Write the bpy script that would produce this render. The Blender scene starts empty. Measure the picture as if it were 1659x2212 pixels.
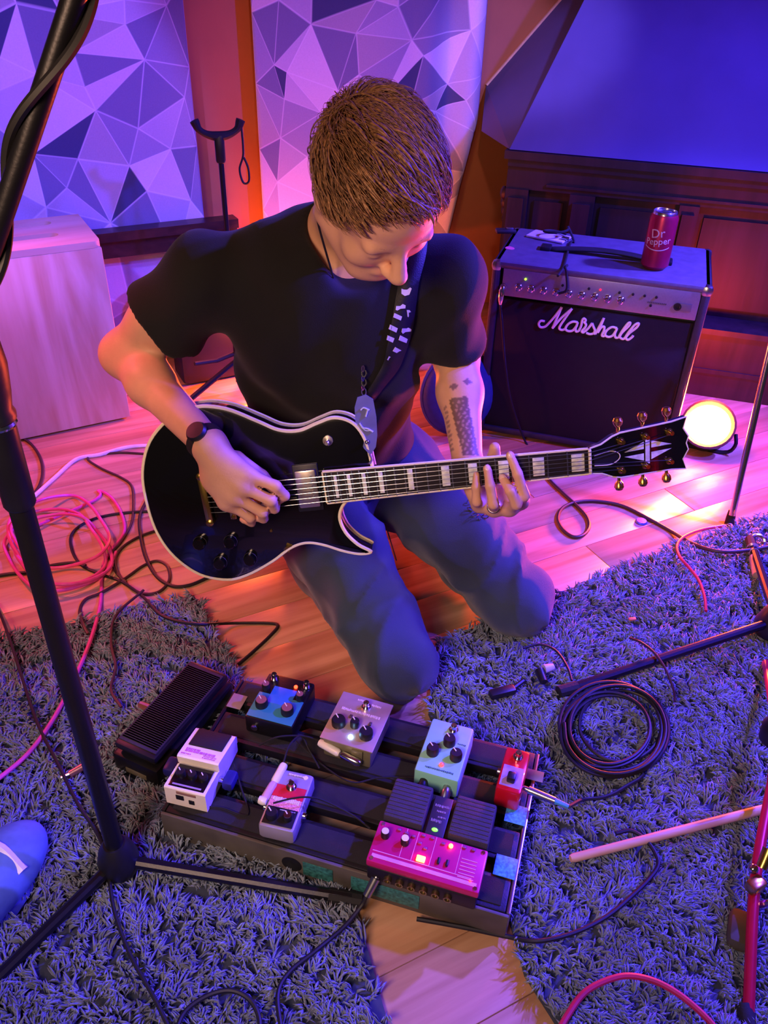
import bpy, bmesh, math, random
import numpy as np
from mathutils import Matrix, Vector
from mathutils.geometry import delaunay_2d_cdt

random.seed(7); rng = np.random.default_rng(7)
scene = bpy.context.scene
COL = scene.collection
PI = math.pi

# ------------------------------------------------------------------ camera
PW, PH, FPX = 1659.0, 2212.0, 1780.0
CAM_H = 1.25
TH = math.atan(FPX / 2546.0); ROLL = math.radians(1.73)
_F = np.array([0, math.cos(TH), -math.sin(TH)])
_U0 = np.array([0, math.sin(TH), math.cos(TH)]); _R0 = np.array([1.0, 0, 0])
_R = math.cos(ROLL) * _R0 + math.sin(ROLL) * _U0
_U = -math.sin(ROLL) * _R0 + math.cos(ROLL) * _U0
CPOS = np.array([0, 0, CAM_H])
cam_d = bpy.data.cameras.new('camera'); cam = bpy.data.objects.new('camera', cam_d); COL.objects.link(cam)
cam.matrix_world = Matrix(((_R[0], _U[0], -_F[0], 0), (_R[1], _U[1], -_F[1], 0), (_R[2], _U[2], -_F[2], CAM_H), (0, 0, 0, 1)))
cam_d.sensor_fit = 'VERTICAL'; cam_d.sensor_height = 36.0; cam_d.lens = 36.0 * FPX / PH
cam_d.clip_start = 0.02
scene.camera = cam

# ------------------------------------------------------------------ exposure, world, stage lights and added fills
vs = scene.view_settings
vs.view_transform = 'Standard'; vs.look = 'None'; vs.gamma = 1.0; vs.use_curve_mapping = False
vs.exposure = 0.0
world = bpy.data.worlds.new('World'); scene.world = world; world.use_nodes = True
bg = world.node_tree.nodes['Background']; bg.inputs[0].default_value = (0.9, 0.72, 0.85, 1); bg.inputs[1].default_value = 0.03

def look_rot(loc, tgt):
    return (Vector(tgt) - Vector(loc)).to_track_quat('-Z', 'Y').to_euler()
def spot(name, loc, tgt, color, power, angle, blend=0.35, size=0.06):
    d = bpy.data.lights.new(name, 'SPOT'); d.color = color; d.energy = power
    d.spot_size = math.radians(angle); d.spot_blend = blend; d.shadow_soft_size = size
    o = bpy.data.objects.new(name, d); COL.objects.link(o); o.location = loc; o.rotation_euler = look_rot(loc, tgt); return o
def point(name, loc, color, power, size=0.05):
    d = bpy.data.lights.new(name, 'POINT'); d.color = color; d.energy = power; d.shadow_soft_size = size
    o = bpy.data.objects.new(name, d); COL.objects.link(o); o.location = loc; return o
def area(name, loc, tgt, color, power, size):
    d = bpy.data.lights.new(name, 'AREA'); d.color = color; d.energy = power; d.size = size
    o = bpy.data.objects.new(name, d); COL.objects.link(o); o.location = loc; o.rotation_euler = look_rot(loc, tgt); return o

BLUE = (0.06, 0.03, 1.0)
spot('blue_par_light', (1.75, 1.15, 1.95), (0.85, 1.85, 0.25), BLUE, 420, 96, 0.5, 0.05)
spot('blue_back_light', (1.80, 2.02, 1.75), (0.62, 1.72, 0.30), (0.10, 0.06, 1.0), 720, 74, 0.5, 0.05)
spot('violet_curtain_light', (-1.10, 0.70, 2.0), (-1.25, 2.45, 0.85), (0.19, 0.10, 1.0), 330, 35, 0.2, 0.05)  # added spot for the violet light on the left curtain
spot('rose_fill_light', (0.15, 0.55, 2.2), (0.02, 2.9, 0.85), (1.0, 0.42, 0.50), 52, 34, 0.7, 0.06)  # added warm fill for the curtain behind the player
spot('blue_curtain_light', (0.9, 1.0, 2.1), (0.42, 3.12, 0.95), (0.28, 0.18, 1.0), 230, 15, 0.6, 0.05)
spot('blue_rug_light', (-0.5, -0.5, 2.1), (-0.2, 0.48, 0.0), (0.34, 0.46, 1.0), 34, 56, 0.9, 0.1)
point('red_floor_light', (-0.46, 2.57, 0.22), (1.0, 0.12, 0.02), 32, 0.05)
spot('room_lamp_light', (-0.62, -0.30, 1.42), (-0.06, 1.10, 0.42), (1.0, 0.60, 0.40), 115, 72, 1.0, 0.25)
spot('pink_floor_light', (-1.55, 1.75, 1.45), (-0.55, 1.75, 0.15), (1.0, 0.11, 0.16), 100, 62, 0.7, 0.08)

# ------------------------------------------------------------------ projection helpers: pixel of the photo -> point on a known plane of the room
def _ray(x, y): return _F + _R * (x - PW / 2) / FPX - _U * (y - PH / 2) / FPX
def pz(x, y, z=0.0):
    d = _ray(x, y); return CPOS + d * (z - CAM_H) / d[2]
def pd(x, y, D): return CPOS + _ray(x, y) * D
def pplane(x, y, p0, n):
    d = _ray(x, y); return CPOS + d * ((np.asarray(p0) - CPOS) @ n) / (d @ n)
def unit(v): v = np.asarray(v, float); return v / np.linalg.norm(v)
V = lambda *a: np.array(a, float)

# ------------------------------------------------------------------ materials
def srgb(h):
    h = h.lstrip('#'); c = [int(h[i:i + 2], 16) / 255 for i in (0, 2, 4)]
    return tuple(x / 12.92 if x <= 0.04045 else ((x + 0.055) / 1.055) ** 2.4 for x in c)
MATS = {}
def mat(name, col, rough=0.5, metal=0.0, var=0.12, scale=40.0, bump=0.0, bscale=300.0, emit=None, estr=0.0, spec=0.5, coat=0.0, sheen=0.0, trans=0.0, attr=None):
    if name in MATS: return MATS[name]
    m = bpy.data.materials.new(name); m.use_nodes = True; nt = m.node_tree; N = nt.nodes; L = nt.links
    b = N['Principled BSDF']
    if isinstance(col, str): col = srgb(col)
    b.inputs['Roughness'].default_value = rough; b.inputs['Metallic'].default_value = metal
    b.inputs['Specular IOR Level'].default_value = spec; b.inputs['Coat Weight'].default_value = coat; b.inputs['Sheen Weight'].default_value = sheen
    b.inputs['Transmission Weight'].default_value = trans
    tc = N.new('ShaderNodeTexCoord')
    nz = N.new('ShaderNodeTexNoise'); nz.inputs['Scale'].default_value = scale; nz.inputs['Detail'].default_value = 3
    L.new(tc.outputs['Object'], nz.inputs['Vector'])
    rp = N.new('ShaderNodeValToRGB'); e = rp.color_ramp.elements
    e[0].position = 0.3; e[1].position = 0.7
    e[0].color = (*[c * (1 - var) for c in col], 1); e[1].color = (*[min(1, c * (1 + var)) for c in col], 1)
    L.new(nz.outputs['Fac'], rp.inputs['Fac'])
    if attr:
        at = N.new('ShaderNodeAttribute'); at.attribute_name = attr
        mx = N.new('ShaderNodeMix'); mx.data_type = 'RGBA'; mx.blend_type = 'MULTIPLY'; mx.inputs['Factor'].default_value = 1.0
        L.new(rp.outputs['Color'], mx.inputs['A']); L.new(at.outputs['Color'], mx.inputs['B']); L.new(mx.outputs['Result'], b.inputs['Base Color'])
    else:
        L.new(rp.outputs['Color'], b.inputs['Base Color'])
    if bump:
        n2 = N.new('ShaderNodeTexNoise'); n2.inputs['Scale'].default_value = bscale; n2.inputs['Detail'].default_value = 4
        L.new(tc.outputs['Object'], n2.inputs['Vector'])
        bp = N.new('ShaderNodeBump'); bp.inputs['Strength'].default_value = bump; bp.inputs['Distance'].default_value = 0.004
        L.new(n2.outputs['Fac'], bp.inputs['Height']); L.new(bp.outputs['Normal'], b.inputs['Normal'])
    if emit is not None:
        if isinstance(emit, str): emit = srgb(emit)
        b.inputs['Emission Color'].default_value = (*emit, 1); b.inputs['Emission Strength'].default_value = estr
    MATS[name] = m; return m

def wood_mat(name, c0, c1, axis='X', stretch=14.0, scale=9.0, rough=0.45, coat=0.0, attr=False, dist=3.0):
    if name in MATS: return MATS[name]
    m = bpy.data.materials.new(name); m.use_nodes = True; N = m.node_tree.nodes; L = m.node_tree.links; b = N['Principled BSDF']
    b.inputs['Roughness'].default_value = rough; b.inputs['Coat Weight'].default_value = coat
    tc = N.new('ShaderNodeTexCoord'); mp = N.new('ShaderNodeMapping')
    sc = [stretch] * 3; sc['XYZ'.index(axis)] = 1.0; mp.inputs['Scale'].default_value = sc
    L.new(tc.outputs['Object'], mp.inputs['Vector'])
    oi = N.new('ShaderNodeObjectInfo'); ad = N.new('ShaderNodeVectorMath'); ad.operation = 'ADD'
    ml = N.new('ShaderNodeVectorMath'); ml.operation = 'SCALE'; ml.inputs['Scale'].default_value = 37.0
    cx = N.new('ShaderNodeCombineXYZ'); [L.new(oi.outputs['Random'], cx.inputs[i]) for i in range(3)]
    L.new(cx.outputs[0], ml.inputs[0]); L.new(mp.outputs['Vector'], ad.inputs[0]); L.new(ml.outputs['Vector'], ad.inputs[1])
    nz = N.new('ShaderNodeTexNoise'); nz.inputs['Scale'].default_value = scale * 0.22; nz.inputs['Detail'].default_value = 5; nz.inputs['Distortion'].default_value = dist * 0.3
    L.new(ad.outputs['Vector'], nz.inputs['Vector'])
    n2 = N.new('ShaderNodeTexNoise'); n2.inputs['Scale'].default_value = scale; n2.inputs['Detail'].default_value = 3
    L.new(ad.outputs['Vector'], n2.inputs['Vector'])
    mm = N.new('ShaderNodeMath'); mm.operation = 'MULTIPLY_ADD'; mm.inputs[1].default_value = 0.35
    L.new(n2.outputs['Fac'], mm.inputs[0]); L.new(nz.outputs['Fac'], mm.inputs[2])
    rp = N.new('ShaderNodeValToRGB'); e = rp.color_ramp.elements; e[0].position = 0.5; e[1].position = 0.85
    e[0].color = (*srgb(c1), 1); e[1].color = (*srgb(c0), 1)
    L.new(mm.outputs[0], rp.inputs['Fac'])
    hs = N.new('ShaderNodeHueSaturation'); vr = N.new('ShaderNodeMapRange'); vr.inputs[3].default_value = 0.92; vr.inputs[4].default_value = 1.06
    L.new(oi.outputs['Random'], vr.inputs[0]); L.new(vr.outputs[0], hs.inputs['Value']); L.new(rp.outputs['Color'], hs.inputs['Color'])
    L.new(hs.outputs['Color'], b.inputs['Base Color'])
    bp = N.new('ShaderNodeBump'); bp.inputs['Strength'].default_value = 0.12; bp.inputs['Distance'].default_value = 0.002
    L.new(n2.outputs['Fac'], bp.inputs['Height']); L.new(bp.outputs['Normal'], b.inputs['Normal'])
    MATS[name] = m; return m

# ------------------------------------------------------------------ mesh builder
class MB:
    def __init__(s): s.v = []; s.f = []; s.T = None
    def add(s, vs_, fs):
        o = len(s.v)
        if s.T is not None: vs_ = [tuple(s.T[:3, :3] @ np.asarray(p, float) + s.T[:3, 3]) for p in vs_]
        s.v += [tuple(float(c) for c in p) for p in vs_]; s.f += [tuple(i + o for i in f) for f in fs]; return s
    def box(s, c, d, R=None):
        hx, hy, hz = d[0] / 2, d[1] / 2, d[2] / 2
        p = [V(x, y, z) for x in (-hx, hx) for y in (-hy, hy) for z in (-hz, hz)]
        if R is not None: p = [R @ q for q in p]
        return s.add([q + np.asarray(c, float) for q in p], [(0, 1, 3, 2), (4, 6, 7, 5), (0, 4, 5, 1), (2, 3, 7, 6), (0, 2, 6, 4), (1, 5, 7, 3)])
    def rbox(s, c, d, r, R=None):
        bm = bmesh.new(); bmesh.ops.create_cube(bm, size=1.0)
        for q in bm.verts: q.co = Vector((q.co.x * d[0], q.co.y * d[1], q.co.z * d[2]))
        bmesh.ops.bevel(bm, geom=list(bm.edges), offset=min(r, 0.49 * min(d)), segments=2, profile=0.5, affect='EDGES')
        bm.verts.index_update()
        p = [V(*q.co) for q in bm.verts]; fs = [tuple(q.index for q in f.verts) for f in bm.faces]; bm.free()
        if R is not None: p = [R @ q for q in p]
        return s.add([q + np.asarray(c, float) for q in p], fs)
    def cyl(s, p0, p1, r0, r1=None, n=14, caps=True):
        r1 = r0 if r1 is None else r1
        return s.sweep([p0, p1], [r0, r1], n, caps)
    def sweep(s, pts, rad, n=8, caps=True, flat=None):
        pts = [np.asarray(p, float) for p in pts]; m = len(pts)
        if np.isscalar(rad): rad = [rad] * m
        vs_ = []; fs = []; N_ = None
        for i in range(m):
            t = unit(pts[min(i + 1, m - 1)] - pts[max(i - 1, 0)] + 1e-12)
            if N_ is None:
                a = V(0, 0, 1) if abs(t[2]) < 0.9 else V(1, 0, 0); N_ = unit(np.cross(t, a))
            N_ = N_ - t * (N_ @ t); N_ = unit(N_) if np.linalg.norm(N_) > 1e-6 else unit(np.cross(t, V(0.3, 1, 0.2)))
            B_ = np.cross(t, N_)
            for k in range(n):
                a = 2 * PI * k / n; vs_.append(pts[i] + rad[i] * (math.cos(a) * N_ + math.sin(a) * B_))
        for i in range(m - 1):
            for k in range(n): fs.append((i * n + k, i * n + (k + 1) % n, (i + 1) * n + (k + 1) % n, (i + 1) * n + k))
        if caps: fs.append(tuple(range(n))[::-1]); fs.append(tuple((m - 1) * n + k for k in range(n)))
        return s.add(vs_, fs)
    def tube(s, pts, r, n=7, sub=6, closed=False):
        return s.sweep(crom(pts, sub), r, n)
    def lathe(s, prof, c=(0, 0, 0), n=24, ax=None):
        # prof: list of (r, h) along axis ax (default +Z)
        c = np.asarray(c, float); ax = V(0, 0, 1) if ax is None else unit(ax)
        a = V(1, 0, 0) if abs(ax[0]) < 0.9 else V(0, 1, 0); X = unit(np.cross(a, ax)); Y = np.cross(ax, X)
        vs_ = []; fs = []; m = len(prof)
        for r, h in prof:
            for k in range(n):
                q = 2 * PI * k / n; vs_.append(c + ax * h + r * (math.cos(q) * X + math.sin(q) * Y))
        for i in range(m - 1):
            for k in range(n): fs.append((i * n + k, i * n + (k + 1) % n, (i + 1) * n + (k + 1) % n, (i + 1) * n + k))
        fs.append(tuple(range(n))[::-1]); fs.append(tuple((m - 1) * n + k for k in range(n)))
        return s.add(vs_, fs)
    def prism(s, poly, z0, z1):
        n = len(poly); vs_ = [(x, y, z0) for x, y in poly] + [(x, y, z1) for x, y in poly]
        fs = [(i, (i + 1) % n, n + (i + 1) % n, n + i) for i in range(n)] + [tuple(range(n))[::-1], tuple(range(n, 2 * n))]
        return s.add(vs_, fs)
    def ell(s, c, r, nu=14, nv=9, R=None):
        vs_ = []; fs = []
        if np.isscalar(r): r = (r, r, r)
        for i in range(nv + 1):
            ph = PI * i / nv
            for k in range(nu):
                q = V(r[0] * math.sin(ph) * math.cos(2 * PI * k / nu), r[1] * math.sin(ph) * math.sin(2 * PI * k / nu), r[2] * math.cos(ph))
                vs_.append((R @ q if R is not None else q) + np.asarray(c, float))
        for i in range(nv):
            for k in range(nu): fs.append((i * nu + k, (i + 1) * nu + k, (i + 1) * nu + (k + 1) % nu, i * nu + (k + 1) % nu))
        return s.add(vs_, fs)
    def quadstrip(s, L, Rr):
        n = len(L); fs = [(i, i + 1, n + i + 1, n + i) for i in range(n - 1)]
        return s.add(list(L) + list(Rr), fs)
    def data(s, name, mats, smooth=True, ang=35):
        me = bpy.data.meshes.new(name); me.from_pydata(s.v, [], s.f); me.validate(); me.update()
        bm = bmesh.new(); bm.from_mesh(me); bmesh.ops.recalc_face_normals(bm, faces=bm.faces); bm.to_mesh(me); bm.free()
        for m in (mats if isinstance(mats, (list, tuple)) else [mats]): me.materials.append(m)
        if smooth:
            me.polygons.foreach_set('use_smooth', [True] * len(me.polygons)); me.set_sharp_from_angle(angle=math.radians(ang))
        return me

def crom(pts, sub=6):
    P = [np.asarray(p, float) for p in pts]; out = []
    P = [2 * P[0] - P[1]] + P + [2 * P[-1] - P[-2]]
    for i in range(1, len(P) - 2):
        for j in range(sub):
            t = j / sub; a, b, c, d = P[i - 1:i + 3]
            out.append(0.5 * ((2 * b) + (c - a) * t + (2 * a - 5 * b + 4 * c - d) * t * t + (3 * b - a - 3 * c + d) * t ** 3))
    out.append(P[-2]); return out

def obj(name, mb, m, parent=None, smooth=True, ang=35, mw=None):
    me = mb.data(name, m, smooth, ang) if isinstance(mb, MB) else mb
    o = bpy.data.objects.new(name, me); COL.objects.link(o)
    if mw is not None: o.matrix_world = mw
    if parent is not None: o.parent = parent
    return o
def wpart(name, mb, m, parent, smooth=True, ang=35):
    # part given in world coordinates under a thing whose Empty stands elsewhere
    me = mb.data(name, m, smooth, ang) if isinstance(mb, MB) else mb
    Mw = Matrix.Identity(4); q_ = parent
    while q_ is not None: Mw = q_.matrix_basis @ Mw; q_ = q_.parent
    me.transform(Mw.inverted())
    o = bpy.data.objects.new(name, me); COL.objects.link(o); o.parent = parent; return o
def thing(name, label, cat, loc=(0, 0, 0), X=None, Y=None, Z=None, group=None):
    o = bpy.data.objects.new(name, None); COL.objects.link(o); o.empty_display_size = 0.05
    X = V(1, 0, 0) if X is None else X; Y = V(0, 1, 0) if Y is None else Y; Z = V(0, 0, 1) if Z is None else Z
    o.matrix_world = Matrix(((X[0], Y[0], Z[0], loc[0]), (X[1], Y[1], Z[1], loc[1]), (X[2], Y[2], Z[2], loc[2]), (0, 0, 0, 1)))
    bpy.context.view_layer.update()
    return tag(o, label, cat, group)
def tag(o, label, cat=None, group=None, kind=None):
    if label: o['label'] = label
    if cat: o['category'] = cat
    if group: o['group'] = group
    if kind: o['kind'] = kind
    return o
def struct(o, label=None): o['kind'] = 'structure'; 
def rotz(a): c, s = math.cos(a), math.sin(a); return np.array([[c, -s, 0], [s, c, 0], [0, 0, 1.0]])
def tf(R=np.eye(3), t=(0, 0, 0)):
    T = np.eye(4); T[:3, :3] = R; T[:3, 3] = t; return T
def text_mb(s, size, depth=0.0006, spacing=1.0):
    cu = bpy.data.curves.new('t', 'FONT'); cu.body = s; cu.size = size; cu.extrude = depth; cu.align_x = 'CENTER'; cu.align_y = 'CENTER'; cu.resolution_u = 3; cu.space_character = spacing
    o = bpy.data.objects.new('t', cu); COL.objects.link(o); dg = bpy.context.evaluated_depsgraph_get(); me = o.evaluated_get(dg).to_mesh()
    mb = MB(); vs_ = [tuple(q.co) for q in me.vertices]; fs = [tuple(p.vertices) for p in me.polygons]
    o.evaluated_get(dg).to_mesh_clear(); bpy.data.objects.remove(o); bpy.data.curves.remove(cu)
    return vs_, fs

# common materials
black_metal = mat('black_metal', '#15151a', 0.38, 0.3, bump=0.05)
black_plastic = mat('black_plastic', '#141418', 0.45, bump=0.04)
black_rubber = mat('black_rubber', '#101013', 0.75, bump=0.15)
chrome = mat('chrome', '#c9c9cf', 0.16, 1.0, var=0.05)
steel = mat('steel', '#a9abb2', 0.3, 1.0, var=0.06)
gold = mat('gold_metal', '#d9b45a', 0.25, 1.0, var=0.08)
cream = mat('cream_binding', '#e9e0c4', 0.4, var=0.05)
white_plastic = mat('white_plastic', '#e6e2dc', 0.4, var=0.04)
red_led = mat('red_led', '#ff2010', 0.4, emit='#ff2a12', estr=14)
# ================================================================== THE ROOM
AZ = math.radians(62)
WV = V(math.sin(AZ), math.cos(AZ), 0)            # along the curtain wall, left to right
WN = V(math.cos(AZ), -math.sin(AZ), 0)           # out of that wall into the room
ZV = V(0, 0, 1)
A0 = pz(460, 754)
def wall_pt(s, off, z): return A0 + WV * s + WN * off + ZV * z
def wall_sz(x, y, off):
    p = pplane(x, y, A0 + WN * off, WN); return (p - A0) @ WV, p[2]
ROOM = Matrix(((WV[0], WN[0], 0, A0[0]), (WV[1], WN[1], 0, A0[1]), (0, 0, 1, 0), (0, 0, 0, 1)))
# (ROOM is left handed in x/y order, so meshes below are made directly in world space)

# floor: base slab and single planks
fl = MB(); fl.add([wall_pt(s, o, z) for s in (-2.6, 2.6) for o in (-0.1, 3.9) for z in (-0.06, -0.012)],
                  [(0, 1, 3, 2), (4, 6, 7, 5), (0, 4, 5, 1), (2, 3, 7, 6), (0, 2, 6, 4), (1, 5, 7, 3)])
floor = obj('floor', fl, mat('floor_gap_dark', '#2a1a10', 0.8), smooth=False); struct(floor)
pine = wood_mat('pine_boards', '#d0a37c', '#aa7a54', 'X', 16.0, 5.0, 0.36, coat=0.10)
PWID = 0.118
plank_me = {}
for ln in (1.3, 1.7, 2.1):
    mb = MB(); mb.rbox((0, 0, -0.008), (ln - 0.002, PWID - 0.0012, 0.016), 0.0012); plank_me[ln] = mb.data('plank', pine, True, 30)
row = 0; off = 0.06
ang = math.atan2(WV[1], WV[0])
while off < 3.8:
    s = -3.6 + (row * 0.73) % 1.1
    k = row
    while s < 2.4:
        ln = (1.3, 1.7, 2.1)[(k * 5 + row) % 3]
        o = bpy.data.objects.new('plank', plank_me[ln]); COL.objects.link(o)
        p = wall_pt(s + ln / 2, off, 0.0); o.location = p; o.rotation_euler = (0, 0, ang + (PI if (k + row) % 2 else 0)); o.parent = floor
        s += ln; k += 1
    off += PWID; row += 1

tan_wall = mat('tan_wall_paint', '#b3753f', 0.7, var=0.06, scale=6, bump=0.08, bscale=120)
def slab(pts, t, nrm):
    mb = MB(); n = len(pts); q = [np.asarray(p, float) for p in pts]; b = [p - np.asarray(nrm) * t for p in q]
    mb.add(q + b, [tuple(range(n)), tuple(range(n, 2 * n))[::-1]] + [(i, (i + 1) % n, n + (i + 1) % n, n + i) for i in range(n)]); return mb
wb = obj('wall_back', slab([wall_pt(-2.6, 0, -0.05), wall_pt(2.4, 0, -0.05), wall_pt(2.4, 0, 2.5), wall_pt(-2.6, 0, 2.5)], 0.1, WN), tan_wall, smooth=False); struct(wb)
wr = obj('wall_right', slab([wall_pt(2.4, 0, -0.05), wall_pt(2.4, 3.4, -0.05), wall_pt(2.4, 3.4, 2.5), wall_pt(2.4, 0, 2.5)], 0.1, -WV), tan_wall, smooth=False); struct(wr)
ce = obj('ceiling', slab([wall_pt(-2.6, -0.05, 2.5), wall_pt(2.5, -0.05, 2.5), wall_pt(2.5, 3.6, 2.5), wall_pt(-2.6, 3.6, 2.5)], 0.08, -ZV), mat('ceiling_paint', '#8a7a6a', 0.8), smooth=False); struct(ce)

# dark wooden sill rail under the left curtain
dark_wood = wood_mat('dark_wood', '#3a2418', '#1d110b', 'X', 10, 8, 0.4, 0.2)
sl = MB(); SB, ZB = wall_sz(440, 470, 0.07)
for z0, z1, d in ((ZB - 0.030, ZB - 0.002, 0.12), (ZB - 0.085, ZB - 0.030, 0.10)):
    sl.add([wall_pt(s, o, z) for s in (-1.4, SB + 0.10) for o in (0.062, d) for z in (z0, z1)], [(0, 1, 3, 2), (4, 6, 7, 5), (0, 4, 5, 1), (2, 3, 7, 6), (0, 2, 6, 4), (1, 5, 7, 3)])
tr = obj('trim_1', sl, dark_wood, smooth=False); struct(tr)

# ---------------------------------------------------------------- curtains with a printed triangle pattern
def curtain_mat():
    m = bpy.data.materials.new('triangle_print_fabric'); m.use_nodes = True; N = m.node_tree.nodes; L = m.node_tree.links; b = N['Principled BSDF']
    b.inputs['Roughness'].default_value = 0.8; b.inputs['Sheen Weight'].default_value = 0.15
    at = N.new('ShaderNodeAttribute'); at.attribute_name = 'tone'
    uv = N.new('ShaderNodeUVMap'); uv.uv_map = 'bary'; sp = N.new('ShaderNodeSeparateXYZ'); L.new(uv.outputs['UV'], sp.inputs[0])
    ad = N.new('ShaderNodeMath'); ad.operation = 'ADD'; L.new(sp.outputs['X'], ad.inputs[0]); L.new(sp.outputs['Y'], ad.inputs[1])
    inv = N.new('ShaderNodeMath'); inv.operation = 'SUBTRACT'; inv.inputs[0].default_value = 1.0; L.new(ad.outputs[0], inv.inputs[1])
    m1 = N.new('ShaderNodeMath'); m1.operation = 'MINIMUM'; L.new(sp.outputs['X'], m1.inputs[0]); L.new(sp.outputs['Y'], m1.inputs[1])
    m2 = N.new('ShaderNodeMath'); m2.operation = 'MINIMUM'; L.new(m1.outputs[0], m2.inputs[0]); L.new(inv.outputs[0], m2.inputs[1])
    lt = N.new('ShaderNodeMapRange'); lt.inputs[1].default_value = 0.006; lt.inputs[2].default_value = 0.022; lt.inputs[3].default_value = 0.45; lt.inputs[4].default_value = 0.0
    L.new(m2.outputs[0], lt.inputs[0])
    tc = N.new('ShaderNodeTexCoord'); nz = N.new('ShaderNodeTexNoise'); nz.inputs['Scale'].default_value = 260; L.new(tc.outputs['Object'], nz.inputs['Vector'])
    mr = N.new('ShaderNodeMapRange'); mr.inputs[3].default_value = 0.9; mr.inputs[4].default_value = 1.1; L.new(nz.outputs['Fac'], mr.inputs[0])
    hs = N.new('ShaderNodeHueSaturation'); L.new(mr.outputs[0], hs.inputs['Value']); L.new(at.outputs['Color'], hs.inputs['Color'])
    mx = N.new('ShaderNodeMix'); mx.data_type = 'RGBA'; L.new(lt.outputs[0], mx.inputs['Factor']); L.new(hs.outputs['Color'], mx.inputs['A']); mx.inputs['B'].default_value = (0.85, 0.83, 0.80, 1)
    L.new(mx.outputs['Result'], b.inputs['Base Color'])
    return m
CURT = curtain_mat()
def curtain(name, label, nodes, bounds, surf, dark, mid, seed, light=()):
    # nodes: (s, z) of the print's vertices; bounds s0,s1,z0,z1; surf(s,z)->world
    r = random.Random(seed); s0, s1, z0, z1 = bounds
    pts = [Vector(p) for p in nodes if s0 + 0.02 < p[0] < s1 - 0.02 and z0 + 0.02 < p[1] < z1 - 0.02]
    ns, nz_ = 6, 10
    for i in range(ns):
        for j in range(nz_):
            q = Vector((s0 + (i + 0.5 + r.uniform(-.38, .38)) * (s1 - s0) / ns, z0 + (j + 0.5 + r.uniform(-.38, .38)) * (z1 - z0) / nz_))
            if all((q - p).length > 0.12 for p in pts): pts.append(q)
    for t in np.linspace(0, 1, 6): pts += [Vector((s0 + (s1 - s0) * t, z0)), Vector((s0 + (s1 - s0) * t, z1))]
    for t in np.linspace(0, 1, 10)[1:-1]: pts += [Vector((s0, z0 + (z1 - z0) * t)), Vector((s1, z0 + (z1 - z0) * t))]
    vo, eo, fo, *_ = delaunay_2d_cdt(pts, [], [], 0, 1e-5)
    K = 6; vs_ = []; fs = []; tones = []; bar = []
    pal = [srgb(c) for c in ('#d8d2cc', '#c4bec0', '#b3adb4', '#9d99a6', '#cfc4bb', '#a9a2a2', '#8e8c9c')]
    for f in fo:
        P = [V(*vo[i], 0) for i in f]; c = sum(P) / 3; tone = pal[r.randrange(len(pal))]
        for d in dark:
            if sum(((P[(i + 1) % 3][0] - P[i][0]) * (d[1] - P[i][1]) - (P[(i + 1) % 3][1] - P[i][1]) * (d[0] - P[i][0])) >= 0 for i in range(3)) in (0, 3): tone = srgb('#3c4660')
        for d in mid:
            if sum(((P[(i + 1) % 3][0] - P[i][0]) * (d[1] - P[i][1]) - (P[(i + 1) % 3][1] - P[i][1]) * (d[0] - P[i][0])) >= 0 for i in range(3)) in (0, 3): tone = srgb('#77788c')
        base = len(vs_); idx = {}
        for a in range(K + 1):
            for b in range(K + 1 - a):
                w0, w1 = a / K, b / K; q = P[0] * w0 + P[1] * w1 + P[2] * (1 - w0 - w1)
                idx[(a, b)] = len(vs_); vs_.append(tuple(surf(q[0], q[1]))); bar.append((w0, w1))
        for a in range(K):
            for b in range(K - a):
                fs.append((idx[(a, b)], idx[(a + 1, b)], idx[(a, b + 1)])); tones.append(tone)
                if a + b < K - 1: fs.append((idx[(a + 1, b)], idx[(a + 1, b + 1)], idx[(a, b + 1)])); tones.append(tone)
    me = bpy.data.meshes.new(name); me.from_pydata(vs_, [], fs); me.update()
    ca = me.color_attributes.new('tone', 'FLOAT_COLOR', 'CORNER'); uvl = me.uv_layers.new(name='bary')
    arr = np.array([[*t, 1.0] for t in tones for _ in range(3)], np.float32); ca.data.foreach_set('color', arr.ravel())
    uvl.data.foreach_set('uv', np.array([bar[i] for f in fs for i in f], np.float32).ravel())
    bm = bmesh.new(); bm.from_mesh(me); bmesh.ops.remove_doubles(bm, verts=bm.verts, dist=0.0004); bmesh.ops.recalc_face_normals(bm, faces=bm.faces); bm.to_mesh(me); bm.free()
    me.polygons.foreach_set('use_smooth', [True] * len(me.polygons)); me.materials.append(CURT)
    o = obj(name, me, None); md = o.modifiers.new('thickness', 'SOLIDIFY'); md.thickness = 0.003; md.offset = 0
    return tag(o, label, 'curtain', 'triangle print curtains')
zl = lambda L_, sc, ox: [wall_sz(ox + x / sc, y / sc, 0.05) for x, y in L_]
nodesL = zl([(95, 20), (725, 140), (960, 30), (835, 345), (425, 305), (555, 640), (800, 745), (985, 860), (1065, 560), (190, 890), (450, 920), (385, 1085), (750, 960), (850, 1105), (0, 330), (210, 430), (490, 505), (720, 0), (350, 75), (1110, 380), (640, 1290), (265, 1195), (-160, 150), (-200, 600), (-120, 980)], 2.676, 0)
darkL = zl([(790, 250), (400, 800), (790, 1050), (250, 20), (20, 150)], 2.676, 0)
midL = zl([(820, 550), (200, 330), (550, 400), (560, 1150), (900, 150), (1090, 1030), (280, 1000), (1010, 120), (700, 580), (780, 1200)], 2.676, 0)
def surfL(s, z): return wall_pt(s, 0.05 + 0.006 * math.sin(s * 9 + z) , z)
curtain('curtain', 'flat triangle print curtain crossed by the dark sill rail behind the plywood crate', nodesL, (-1.35, wall_sz(440, 470, 0.05)[0], 0.05, 2.0), surfL, darkL, midL, 3)
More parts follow.
